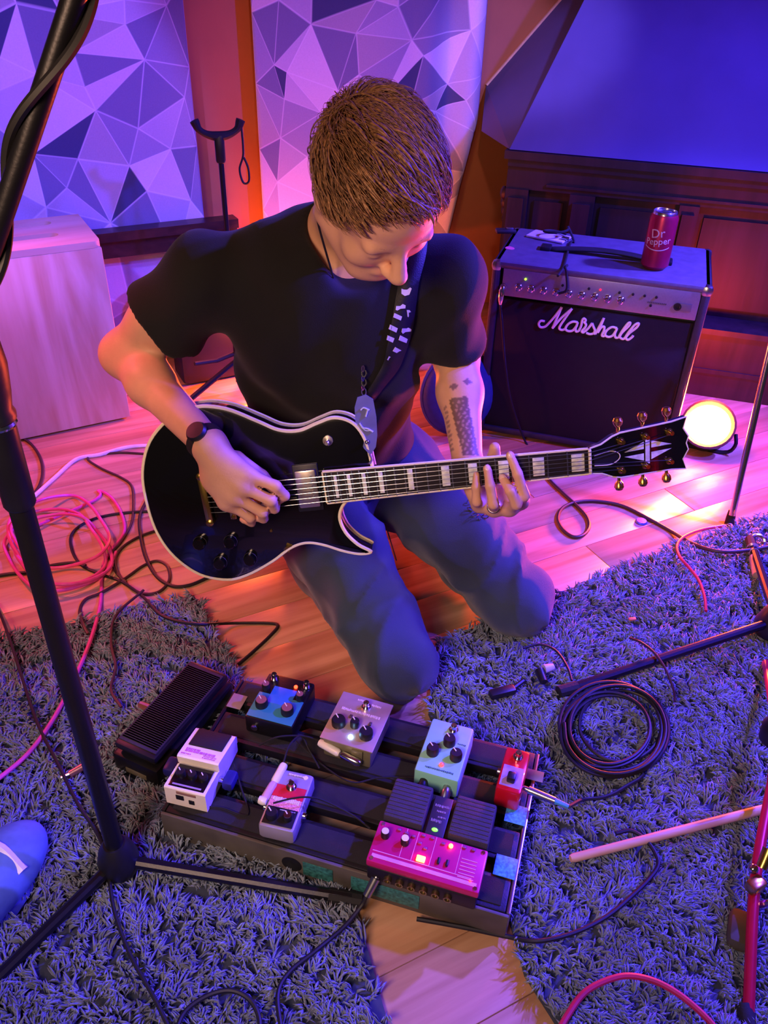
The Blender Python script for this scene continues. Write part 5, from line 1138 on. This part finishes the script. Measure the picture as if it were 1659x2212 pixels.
# --- watch, ring, necklace, wallet chain
fR = unit(wR - eR); wt = MB(); X_ = unit(np.cross(fR, ZV)); Y_ = np.cross(fR, X_); cW = wR - fR * 0.010
ringp = lambda r: [cW + r * (math.cos(a) * X_ + math.sin(a) * Y_) for a in np.linspace(0, 2 * PI, 25)]
wt.lathe([(0.0315, -0.011), (0.0335, -0.009), (0.0330, 0.009), (0.0310, 0.011)], cW, 26, fR); wo = wpart('watch_band', wt, black_rubber, ROOT)
tcam = unit(CPOS - cW); tcam = unit(tcam - fR * (tcam @ fR)); wpart('watch_case', MB().lathe([(0.018, 0), (0.019, 0.004), (0.016, 0.009), (0.004, 0.0095)], cW + tcam * 0.031, 22, tcam), black_plastic, wo)
a, b = gl(*FL[2][0]), gl(*FL[2][1]); u_ = unit(b - a); wpart('ring', MB().lathe([(0.0108, -0.0025), (0.0122, -0.0015), (0.0122, 0.0015), (0.0108, 0.0025)], a * 0.6 + b * 0.4, 20, u_), mat('ring_silver', '#d8d0c8', 0.2, 1.0), ROOT)
nkl = MB(); nkl.tube([on_shirt(660, 455, 0.002) if False else H(-0.045, -0.05, -0.055) + V(-0.018, -0.0, -0.02), H(-0.05, -0.03, -0.09) + V(-0.014, -0.012, -0.01), on_shirt(720, 600, 0.004)], 0.0018, 6); wpart('necklace', nkl, mat('cord_dark', '#241d1c', 0.7), ROOT)
ch = MB()
cpts = [(1016, 1070), (1013, 1085), (1016, 1100), (1024, 1112), (1035, 1118), (1048, 1116), (1058, 1108), (1068, 1102)]
for i, (x, y) in enumerate(cpts):
    p = on_jeans(x, y, 0.006); a0 = i * 1.3; ch.sweep([p + 0.0055 * (math.cos(t) * V(math.cos(a0), 0, math.sin(a0)) * 1.3 + math.sin(t) * V(-math.sin(a0), 0.3, math.cos(a0)) * 0.7) for t in np.linspace(0, 2 * PI, 10)], 0.0013, 5, False)
wpart('wallet_chain', ch, chrome, ROOT)

# ================================================================== GUITAR STRAP
strap = thing('guitar_strap', 'black guitar strap with white block lettering and a shiny end tab tinted as in blue light', 'strap', on_shirt(868, 640))
def on_s(x, y, l=0.004): return on_shirt(x, y, l)
cen = [(905, 470, 40), (900, 540, 44), (884, 605, 44), (874, 660, 46), (866, 710, 46), (853, 760, 40), (843, 790, 34), (820, 825, 26), (795, 862, 22)]
Lp, Rp_ = [], []
for i, (x, y, w_) in enumerate(cen):
    j = min(i + 1, len(cen) - 1); k = max(i - 1, 0); dx, dy = cen[j][0] - cen[k][0], cen[j][1] - cen[k][1]; m_ = math.hypot(dx, dy); nx, ny = -dy / m_, dx / m_
    Lp.append(on_s(x + nx * w_ / 2, y + ny * w_ / 2, 0.007)); Rp_.append(on_s(x - nx * w_ / 2, y - ny * w_ / 2, 0.007))
ws = MB(); ws.quadstrip(crom(Lp, 4), crom(Rp_, 4)); wo_ = wpart('webbing', ws, mat('strap_black', '#15161f', 0.6, bump=0.2, bscale=500), strap); wo_.modifiers.new('t', 'SOLIDIFY').thickness = 0.0025
zs = lambda L_: [(760 + x / 9.2, 580 + y / 9.2) for x, y in L_]
BL = [[(985, 400), (1040, 420), (1100, 420), (1160, 375), (1190, 400), (1140, 520), (1050, 545), (985, 500)], [(880, 745), (960, 745), (1010, 705), (1065, 730), (1060, 790), (960, 800), (900, 835), (870, 820)], [(1095, 830), (1150, 830), (1200, 890), (1185, 990), (1110, 960)], [(850, 885), (1000, 955), (975, 1035), (825, 970)],
      [(765, 1115), (915, 1190), (885, 1275), (735, 1205)], [(1000, 1190), (1090, 1190), (1140, 1150), (1185, 1190), (1170, 1250), (1060, 1260), (1010, 1295), (985, 1260)], [(715, 1330), (850, 1390), (815, 1475), (695, 1420)], [(960, 1325), (1105, 1400), (1080, 1480), (925, 1420)], [(860, 1560), (990, 1630), (955, 1705), (810, 1640)], [(735, 1740), (875, 1800), (835, 1875), (695, 1810)]]
for q in BL:
    P = [on_s(x, y, 0.0105) for x, y in zs(q)]; mb = MB(); mb.add(P, [tuple(range(len(P)))]); lo_b = wpart('letter_block', mb, white_plastic, wo_, False); lo_b.modifiers.new('t', 'SOLIDIFY').thickness = 0.0008
chn = MB()
for i, y in enumerate((796, 806, 816, 826, 836, 846)):
    p = on_s(785 + (1 if i % 2 else -1), y, 0.012); chn.sweep([p + V(0.004 * math.cos(t) if i % 2 else 0.002 * math.cos(t), 0.002 * math.sin(t) if i % 2 else 0.004 * math.cos(t) * 0, 0.006 * math.sin(t)) for t in np.linspace(0, 2 * PI, 10)], 0.0014, 5, False)
wpart('buckle_chain', chn, chrome, strap)
TB = [(772, 858), (790, 852), (806, 862), (813, 900), (815, 940), (812, 965), (800, 983), (786, 968), (776, 945), (768, 915), (766, 880)]
tc0 = gl(0.235, 0.125, -0.012); tcD = (tc0 - CPOS) @ _F
P = [pd(x, y, tcD + 0.00022 * (y - 920)) for x, y in TB]; tbm = MB(); tbm.add(P, [tuple(range(len(P)))]); tab = wpart('end_tab', tbm, mat('tab_blue_lit', '#6264a4', 0.25, coat=0.5), strap, False); md = tab.modifiers.new('t', 'SOLIDIFY'); md.thickness = 0.004; md.offset = 0  # blue light falling on the tab is put into its colour
def tabp(x, y, l=0.004): return pd(x, y, tcD + 0.00022 * (y - 920) - l)
mk_ = MB(); mk_.sweep(crom([tabp(779, 886), tabp(786, 881), tabp(798, 886)], 4), 0.0016, 6); mk_.sweep([tabp(795, 884), tabp(790, 900)], 0.0018, 6); mk_.sweep(crom([tabp(777, 914), tabp(784, 924), tabp(794, 926), tabp(806, 933)], 4), 0.0016, 6); mk_.sweep(crom([tabp(780, 922), tabp(790, 930), tabp(800, 930)], 4), 0.001, 6)
wpart('tab_print', mk_, mat('tab_print_pale', '#b8c0e8', 0.4), tab)
wpart('tab_rivet', MB().ell(tabp(793, 955, 0.005), 0.0042), chrome, tab)
wpart('tab_loop', MB().tube([tabp(798, 980, 0.001), tabp(803, 992, 0.0), tabp(798, 1002, 0.0)], 0.0022, 6), mat('loop_grey', '#6a6a86', 0.5), strap)
# ================================================================== PADDED BAG between the player and the amplifier
bgp = pz(1020, 945, 0.0); bgd = unit(V(0.25, -1, 0.12)); 
bag = thing('padded_bag', 'dark blue padded bag with piped edge between the player and the amplifier', 'bag', V(bgp[0], bgp[1] + 0.05, 0))
bc = V(bgp[0] - 0.05, bgp[1] + 0.03, 0.135); bx = unit(np.cross(ZV, bgd)); bz = np.cross(bgd, bx); BA = np.stack([bx, bgd, bz], 1)
wpart('bag_shell', MB().ell(bc, (0.115, 0.055, 0.13), 28, 16, BA), mat('bag_blue', '#27407a', 0.7, bump=0.3, bscale=400), bag)
wpart('piping', MB().sweep([bc + bx * 0.113 * math.cos(a) + bz * 0.128 * math.sin(a) for a in np.linspace(0, 2 * PI, 40)], 0.008, 7, False), mat('bag_piping', '#4a5a7c', 0.6), bag)
wpart('pocket', MB().ell(bc + bgd * 0.03, (0.075, 0.035, 0.09), 20, 12, BA), mat('bag_blue', '#27407a'), bag)

# ================================================================== LEFT MIC STAND
ms_b = pz(266, 1893); MS = thing('microphone_stand', 'tall black tripod microphone stand in the left foreground', 'mic stand', ms_b)
zc = vert_z(ms_b, 1092)
obj('lower_tube', MB().cyl((0, 0, 0.05), (0, 0, zc + 0.02), 0.0135, 0.0135, 20), black_metal, MS)
obj('upper_sleeve', MB().lathe([(0.0155, zc), (0.0175, zc + 0.004), (0.0175, zc + 0.20), (0.0150, zc + 0.205)], (0, 0, 0), 20), mat('sleeve_black', '#1a1b24', 0.35, 0.4), MS)
z9 = vert_z(ms_b, 905); obj('clutch', MB().lathe([(0.015, -0.004), (0.020, 0.0), (0.0205, 0.006), (0.018, 0.012), (0.021, 0.03), (0.024, 0.06), (0.022, 0.085), (0.014, 0.092)], (0, 0, z9), 20), black_plastic, MS)
obj('collar_ring', MB().lathe([(0.0180, 0), (0.0195, 0.003), (0.0180, 0.006)], (0, 0, z9 - 0.008), 20), chrome, MS)
obj('upper_tube', MB().cyl((0, 0, z9 + 0.08), (0, 0, pd(-70, 690, 0.74)[2] + 0.012), 0.0095, 0.0095, 16), black_metal, MS)
obj('hub', MB().lathe([(0.012, 0.012), (0.022, 0.015), (0.030, 0.03), (0.032, 0.05), (0.026, 0.075), (0.017, 0.09)], (0, 0, 0), 22), black_plastic, MS)
for tgt in (pz(-60, 2175, 0.012), pz(765, 1948, 0.014), pz(196, 1640, 0.014)):
    d_ = tgt - ms_b; lg_ = obj('leg', MB().sweep([unit(V(d_[0], d_[1], 0)) * 0.02 + ZV * 0.045, V(d_[0], d_[1], d_[2] + 0.008)], 0.0095, 10), black_metal, MS)
    u_ = unit(V(d_[0], d_[1], 0)); obj('rubber_foot', MB().sweep([V(d_[0], d_[1], 0.021) - u_ * 0.04, V(d_[0], d_[1], 0.018) + u_ * 0.012], 0.013, 10), black_rubber, lg_)
bm0, bm1 = V(-0.405, 0.754, 1.10), pd(178, -60, 0.60)
p_a, p_b = pd(-70, 690, 0.74), pd(190, -90, 0.60)
BM = MB().sweep([p_a, p_b], 0.0092, 14); bo_ = wpart('boom_arm', BM, black_metal, MS)
wpart('boom_joint', MB().sweep([V(ms_b[0], ms_b[1], p_a[2]), p_a], 0.014, 12), black_metal, MS)
u_ = unit(p_b - p_a); s1_ = unit(np.cross(u_, ZV)); s2_ = np.cross(u_, s1_); Lb = np.linalg.norm(p_b - p_a)
hx = [p_a + u_ * Lb * t + 0.0125 * (math.cos(t * 9) * s1_ + math.sin(t * 9) * s2_) for t in np.linspace(0, 1, 60)]
mc = tag(obj('microphone_cable', MB().sweep(hx, 0.0042, 7), mat('cable_black', '#131316', 0.55)), 'black cable wound around the microphone boom arm at top left', 'cable')

# ================================================================== RIGHT STANDS
RS_b = pz(1660, 1385); RS = thing('microphone_stand', 'low black tripod stand lying over the blue rug at the right edge', 'mic stand', RS_b)
obj('hub', MB().lathe([(0.03, 0.022), (0.040, 0.03), (0.042, 0.05), (0.030, 0.085), (0.016, 0.10)], (0, 0, 0), 22), black_plastic, RS)
obj('tube', MB().cyl((0, 0, 0.08), (0, 0, 0.75), 0.0125, 0.0125, 16), black_metal, RS)
for tgt in (pz(1218, 1492, 0.03), pz(1622, 1170, 0.035), pz(1900, 1500, 0.03)):
    d_ = tgt - RS_b; u_ = unit(V(d_[0], d_[1], 0)); lg_ = obj('leg', MB().sweep([u_ * 0.025 + ZV * 0.06, V(d_[0], d_[1], d_[2])], 0.0095, 10), black_metal, RS)
    obj('rubber_foot', MB().sweep([V(d_[0], d_[1], d_[2]) - u_ * 0.03, V(d_[0], d_[1], d_[2]) + u_ * 0.012], 0.0125, 10), black_rubber, lg_)
d_ = pz(1622, 1170, 0.035) - RS_b; u_ = unit(d_)
obj('leg_sleeve', MB().sweep([d_ * 0.60 + ZV * 0.008, d_ * 0.80 + ZV * 0.006], 0.0135, 14), mat('sleeve_pale', '#c9a890', 0.4), RS)
for t in (0.86, 0.92): obj('leg_ring', MB().lathe([(0.010, -0.004), (0.014, 0.0), (0.010, 0.004)], d_ * t + ZV * 0.005, 16, u_), mat('ring_pale', '#c0a0a0', 0.35, 0.5), RS)
obj('end_ring', MB().sweep([d_ + V(0.018 + 0.017 * math.cos(a), 0.012 * math.sin(a), 0.017 * math.sin(a) * 0.7) for a in np.linspace(0, 2 * PI, 20)], 0.005, 7, False), steel, RS)

pl_b = pz(1575, 1133); pl_t = pd(1668, 735, 2.02)
PLs = thing('stand_pole', 'thin shiny stand pole with rubber foot at the rug\'s far right corner', 'stand', pl_b)
wpart('pole', MB().sweep([V(pl_b[0], pl_b[1], 0.03), pl_t, pl_t + (pl_t - pl_b) * 0.35], 0.0085, 14), chrome, PLs)
wpart('rubber_foot', MB().lathe([(0.013, 0.0), (0.012, 0.02), (0.0095, 0.04)], pl_b, 14, pl_t - pl_b), black_rubber, PLs)

rd_b, rd_t = pz(1616, 2205, 0.02), pz(1668, 1690, 0.10)
RL = thing('red_stand_leg', 'red metal stand leg with gold clamp at the lower right edge', 'stand', V(rd_b[0], rd_b[1], 0))
redm = mat('red_paint_metal', '#c01838', 0.32, 0.3, var=0.05)
md_ = pz(1632, 1900, 0.075)
wpart('leg_tube', MB().sweep(crom([rd_b, md_, rd_t], 6), 0.0085, 12), redm, RL)
wpart('clamp', MB().rbox(pz(1632, 1912, 0.085), (0.03, 0.02, 0.02), 0.005, rotz(0.5)), gold, RL)
wpart('wing_bolt', MB().sweep([pz(1645, 1875, 0.10), pz(1662, 1835, 0.12)], [0.008, 0.010], 12), gold, RL)
wpart('wing_bolt', MB().ell(pz(1627, 1877, 0.09), 0.008), chrome, RL)
wpart('leg_brace', MB().sweep([pz(1640, 1955, 0.06), pz(1690, 1945, 0.09)], 0.006, 10), chrome, RL)
rdu = unit(rd_t - rd_b); rdh = rd_t + rdu * 0.10
wpart('upright_tube', MB().cyl(rdh + V(0, 0, -0.03), rdh + V(0, 0, 0.55), 0.0125, 0.0125, 14), redm, RL); wpart('leg_tube', MB().sweep([rd_t, rdh], 0.0085, 12), redm, RL); wpart('hub', MB().lathe([(0.014, -0.03), (0.026, -0.02), (0.028, 0.01), (0.016, 0.04)], rdh, 16), black_plastic, RL)
for a_ in (1.2, -0.9): wpart('leg_tube', MB().sweep([rdh, V(rdh[0] + 0.28 * math.cos(a_), rdh[1] + 0.28 * math.sin(a_), 0.03)], 0.0085, 12), redm, RL)
wpart('rubber_foot', MB().sweep([rd_b + V(0, 0.02, 0.002), rd_b + V(0, -0.02, -0.006)], 0.013, 12), black_rubber, RL)
rf = pz(1598, 2010, 0.03); tag(obj('rubber_wedge', MB().rbox(rf, (0.035, 0.06, 0.03), 0.01, rotz(-0.4)), mat('wedge_olive', '#4a4636', 0.8)), 'small olive rubber block beside the red stand leg', 'block')

# ================================================================== SHOE at the left edge
sh = pz(18, 1925, 0.05); SH = thing('sneaker', 'light blue shoe with a pale strip at the left edge beside the mic stand', 'shoe', V(sh[0], sh[1], 0.0))
sd = unit(V(0.30, 0.95, 0)); sl2 = np.cross(ZV, sd); SA = np.stack([sl2, sd, ZV], 1)
b0 = V(sh[0] - 0.045, sh[1] - 0.01, 0.052)
mm_, _ = sdf_mesh('upper', [(ellip(b0 - sd * 0.02, (0.055, 0.12, 0.05), SA), 0.02, '+'), (ellip(b0 + sd * 0.065 - ZV * 0.012, (0.052, 0.075, 0.040), SA), 0.03, '+'), (rcone(b0 - sd * 0.075, b0 - sd * 0.09 + ZV * 0.08, 0.045, 0.04), 0.03, '+')], b0 - 0.22, b0 + 0.22, 0.006)
mm_.materials.append(mat('shoe_light_blue', '#5d7fa0', 0.7, var=0.15)); mm_.transform(SH.matrix_world.inverted()); obj('upper', mm_, None, SH)
wpart('toe_strip', MB().sweep(crom([b0 + sd * 0.05 - sl2 * 0.048 + ZV * 0.012, b0 + sd * 0.06 + ZV * 0.036, b0 + sd * 0.05 + sl2 * 0.048 + ZV * 0.012], 6), 0.010, 8), white_plastic, SH)
wpart('laces', MB().sweep(crom([b0 + sd * 0.01 - sl2 * 0.03 + ZV * 0.038, b0 + sd * 0.02 + ZV * 0.05, b0 + sd * 0.01 + sl2 * 0.03 + ZV * 0.038], 5), 0.005, 6), mat('lace_navy', '#1c2a7a', 0.7), SH)
wpart('sole', MB().ell(b0 - ZV * 0.034 + sd * 0.005, (0.058, 0.14, 0.014), 24, 8, SA), mat('sole_navy', '#1c2a6a', 0.7), SH)

# ================================================================== CABLES
cab_black = mat('cable_black', '#131316', 0.55); cab_brown = mat('cable_brown', '#3a2420', 0.5); cab_pink = mat('cable_pink', '#d84a90', 0.4); cab_white = mat('cable_white', '#e4dde4', 0.45); cab_red = mat('cable_red', '#b01e3c', 0.45)
def on_rug(x, y): return 0.030
def cable(name, label, px, r, m, zf=0.0, cat='cable', sub=6):
    pts = [pz(p[0], p[1], (p[2] if len(p) > 2 else zf) + r) for p in px]
    return tag(obj(name, MB().tube(pts, r, 8, sub), m), label, cat)
loops = []
for i, a in enumerate(np.linspace(0.2, 2 * PI * 3.6, 42)):
    k = i / 41; loops.append((128 + 12 * math.sin(3 * a) + 118 * math.cos(a) * (1 - 0.22 * k), 1172 + 26 * math.sin(a * 0.37) + 92 * math.sin(a) * (1 - 0.25 * k), 0.004 + 0.006 * (i % 5)))
cable('coiled_cable', 'pink cable coiled in loose loops on the boards left of the guitar', loops + [(205, 1080), (212, 1060), (240, 1075), (262, 1110), (268, 1150), (240, 1190), (222, 1225), (217, 1300), (200, 1370, .03), (168, 1450, .03), (120, 1545, .03), (60, 1628, .03), (-20, 1695, .03)], 0.0042, cab_pink)
cable('cable', 'white cable bending across the boards left of the guitar', [(40, 1100), (70, 1075), (120, 1030), (165, 992), (215, 982), (275, 966), (340, 962), (400, 965)], 0.0055, cab_white)
cable('cable', 'dark cable curving beside the foot of the plywood crate', [(-20, 950), (30, 944), (62, 955), (85, 985), (92, 1020), (82, 1055), (55, 1085)], 0.0042, cab_brown)
cable('cable', 'thin brown lead from the white cable down behind the guitar body', [(400, 985), (310, 980), (250, 978), (190, 988), (215, 1010), (262, 1032), (284, 1050), (288, 1085), (284, 1130), (262, 1170), (240, 1200), (250, 1235), (272, 1258)], 0.0034, cab_brown)
cable('cable', 'black lead looping out from under the guitar and back towards the pedalboard', [(350, 1104), (290, 1106), (240, 1112), (200, 1122), (165, 1142), (152, 1165), (160, 1200), (182, 1225), (225, 1243), (265, 1258), (310, 1290, .02), (350, 1330, .034), (420, 1348, .034), (500, 1346, .004), (580, 1346), (600, 1352), (585, 1372), (550, 1405), (515, 1435)], 0.0036, cab_black)
cable('cable', 'dark lead making a narrow loop on the boards below the guitar body', [(350, 1142), (300, 1160), (262, 1185), (248, 1215), (262, 1250), (300, 1280), (340, 1280), (365, 1255), (362, 1225), (340, 1212), (310, 1222), (270, 1250), (220, 1280), (185, 1295), (172, 1320), (178, 1345, .034), (190, 1370, .034)], 0.0036, cab_brown)
cable('cable', 'black lead hanging in a curve under the lower edge of the guitar', [(320, 1075), (302, 1115), (304, 1160), (315, 1205), (338, 1245), (372, 1266), (410, 1264), (455, 1245)], 0.0042, cab_black)
cable('cable', 'black lead running left across the boards from under the pink coil', [(-30, 1248), (20, 1240), (60, 1236), (110, 1222), (160, 1216), (185, 1222)], 0.0042, cab_black)
cable('cable', 'thin dark lead over the grey rug from the far edge to the wah pedal', [(310, 1275, .02), (250, 1330, .034), (240, 1390, .034), (250, 1440, .034), (240, 1490, .034), (262, 1528, .034)], 0.0030, cab_brown)
cable('cable', 'thin black lead along the left edge behind the mic stand pole', [(-15, 1290), (10, 1350, .03), (40, 1440, .034), (80, 1560, .034), (130, 1660, .034), (170, 1740, .034), (210, 1800, .03), (232, 1860, .034), (245, 1960, .034), (280, 2060, .034), (330, 2150, .034), (370, 2230, .034)], 0.0030, cab_black)
cable('cable', 'black cable loop at the bottom of the grey rug', [(375, 2240, .034), (400, 2185, .034), (450, 2150, .034), (500, 2140, .034), (540, 2160, .034), (560, 2200, .034), (560, 2250, .034)], 0.0036, cab_black)
tl_ = thing('instrument_lead', 'black lead with a long steel plug leaving the magenta twin pedal', 'cable', pz(800, 1930)); a_, b_ = on_b(822, 1878, 0.018), pz(792, 1935, 0.06)
wpart('plug', MB().sweep([a_, a_ * .7 + b_ * .3, a_ * .68 + b_ * .32, b_], [0.004, 0.005, 0.0075, 0.0065], 12), steel, tl_)
wpart('cord', MB().tube([b_, pz(778, 1960, 0.045), pz(740, 2005, 0.036), pz(680, 2055, 0.036), pz(625, 2100, 0.036), pz(600, 2150, 0.036), pz(610, 2240, 0.036)], 0.0034, 8), cab_black, tl_)
cable('cable', 'brown cable with a small loop on the lit boards below the headstock', [(1165, 1000), (1185, 1035), (1215, 1065), (1245, 1092), (1268, 1118), (1272, 1140), (1258, 1157), (1236, 1159), (1214, 1142), (1205, 1120), (1215, 1098), (1245, 1085), (1290, 1083), (1345, 1093), (1400, 1120), (1450, 1148), (1500, 1176, .02), (1560, 1192, .034), (1640, 1185, .034), (1700, 1170, .034)], 0.0048, cab_brown)
cable('cable', 'thin red-lit lead dropping from the pole foot onto the blue rug', [(1568, 1135), (1520, 1143), (1480, 1158, .02), (1463, 1178, .03), (1468, 1202, .036), (1490, 1228, .036), (1510, 1255, .036), (1522, 1290, .036), (1525, 1320, .034)], 0.0036, cab_red)
lc = []
for i, a in enumerate(np.linspace(2.6, 2.6 + 2 * PI * 8.1, 110)):
    k = i / 109; w1 = 5 * math.sin(a * 0.31 + 1.0); lc.append((1325 + 10 * math.sin(a * 0.13) + (76 + 38 * abs(math.sin(a * 0.21))) * math.cos(a), 1575 + w1 + (68 + 34 * abs(math.sin(a * 0.21))) * math.sin(a), 0.034 + 0.018 * k))
il = thing('coiled_instrument_cable', 'dark cable coil on the blue rug leading to the tiny red pedal', 'cable', pz(1325, 1575)); 
ed = Rm.matrix_world @ Vector((0.0215, -0.012, 0.024)); e2_ = Rm.matrix_world @ Vector((0.075, -0.018, 0.022)); e3_ = Rm.matrix_world @ Vector((0.098, -0.020, 0.020))
wpart('coil', MB().tube([np.array(e3_), pz(1260, 1727, 0.04), pz(1305, 1722, 0.036), pz(1350, 1700, 0.036)] + [pz(x, y, z) for x, y, z in [(1385, 1665, .036)] + lc], 0.0034, 7, 4), cab_black, il)
wpart('plug', MB().sweep([np.array(ed), np.array(ed) * .85 + np.array(e2_) * .15, np.array(ed) * .84 + np.array(e2_) * .16, np.array(e2_)], [0.004, 0.0045, 0.0068, 0.0062], 12), steel, il)
wpart('strain_relief', MB().sweep([np.array(e2_), np.array(e3_)], [0.0050, 0.0036], 10), mat('relief_blue', '#3f8fd0', 0.5), il)
cable('cable', 'thin dark lead end lying across the tripod leg on the blue rug', [(1360, 1378, .034), (1385, 1388, .05), (1415, 1412, .055), (1440, 1450, .05), (1455, 1490, .036), (1458, 1515, .034)], 0.0026, cab_brown)
cable('cable', 'thin dark curl of lead beside the player\'s left knee', [(1130, 1400, .034), (1165, 1392, .036), (1200, 1405, .036), (1225, 1440, .036), (1235, 1470, .034)], 0.0026, cab_black)
cable('cable', 'black cable sweeping from the board\'s near right corner under the stick', [(900, 1985, .012), (1000, 2003, .012), (1090, 2022, .012), (1160, 2033, .034), (1240, 2015, .036), (1310, 1980, .036), (1365, 1935, .036), (1405, 1895, .036), (1422, 1862, .036), (1400, 1820, .036), (1365, 1795, .036), (1330, 1800, .036)], 0.0036, cab_black)
cable('cable', 'red cable arching at the bottom of the blue rug', [(1190, 2260, .036), (1225, 2195, .036), (1262, 2145, .036), (1310, 2118, .036), (1360, 2108, .036), (1420, 2122, .036), (1480, 2158, .036), (1540, 2215, .036), (1560, 2260, .036)], 0.0046, cab_red)
cable('cable', 'thin black wire running along the wall below the dark sill', [(225, 603, .12), (270, 597, .12), (330, 586, .12), (400, 570, .12)], 0.003, cab_black)

# ================================================================== SMALL THINGS ON RUG AND FLOOR
st0, st1 = pz(1232, 1855, 0.040), pz(1700, 1735, 0.042)
tag(obj('drumstick', MB().sweep([st0, st0 * .985 + st1 * .015, st0 * .4 + st1 * .6, st1], [0.0055, 0.0072, 0.0078, 0.0078], 14), wood_mat('stick_wood', '#d9b084', '#bd8d5e', 'X', 8, 10, 0.45)), 'long pale wooden stick lying on the blue rug', 'stick')
cl_ = thing('black_clip', 'small black clip on the blue rug in front of the player\'s knee', 'clip', pz(1085, 1495)); c_ = pz(1085, 1495, 0.036); wpart('clip_body', MB().rbox(c_, (0.055, 0.02, 0.016), 0.005, rotz(0.35)), black_plastic, cl_); wpart('clip_tail', MB().sweep([c_ + V(0.02, 0.008, 0), c_ + V(0.045, 0.03, 0.002)], 0.005, 8), black_plastic, cl_)
pg_ = thing('loose_plug', 'black and white loose plug on the blue rug behind the black clip', 'plug', pz(1180, 1445)); c_ = pz(1165, 1448, 0.04); wpart('plug_shell', MB().sweep([c_ + V(0, 0, 0), c_ + V(0.006, -0.028, -0.004)], [0.010, 0.008], 12), black_plastic, pg_); c2 = pz(1195, 1440, 0.04); wpart('plug_body', MB().sweep([c_ + V(0.01, 0.004, 0), c2], [0.010, 0.007], 12), mat('plug_lilac', '#b9b2d8', 0.4), pg_)
bcp = pz(1385, 1128); bc_ = MB().lathe([(0.014, 0), (0.0155, 0.002), (0.013, 0.006), (0.003, 0.0065)], (0, 0, 0), 20); o = obj('bottle_cap', bc_, mat('cap_blue', '#3a4ac0', 0.4), mw=Matrix.Translation(Vector(bcp))); tag(o, 'small blue bottle cap on the boards beside the brown cable', 'cap')
cr_ = pz(1366, 1337, 0.034); tag(obj('wood_chip', MB().rbox(cr_, (0.016, 0.008, 0.004), 0.001, rotz(0.2)), mat('chip_orange', '#d8703a', 0.6)), 'tiny orange chip on the blue rug', 'chip')
jt = thing('loose_jack', 'loose jack plug with a copper tip on the grey rug behind the mic stand', 'plug', pz(165, 1665)); a_, b_ = pz(186, 1652, 0.038), pz(150, 1672, 0.036)
wpart('jack_body', MB().sweep([a_, b_], [0.0075, 0.006], 12), mat('plug_copper', '#e0a48a', 0.3, 0.9), jt); wpart('jack_tip', MB().sweep([b_, pz(132, 1680, 0.034)], [0.0032, 0.0026], 10), steel, jt)
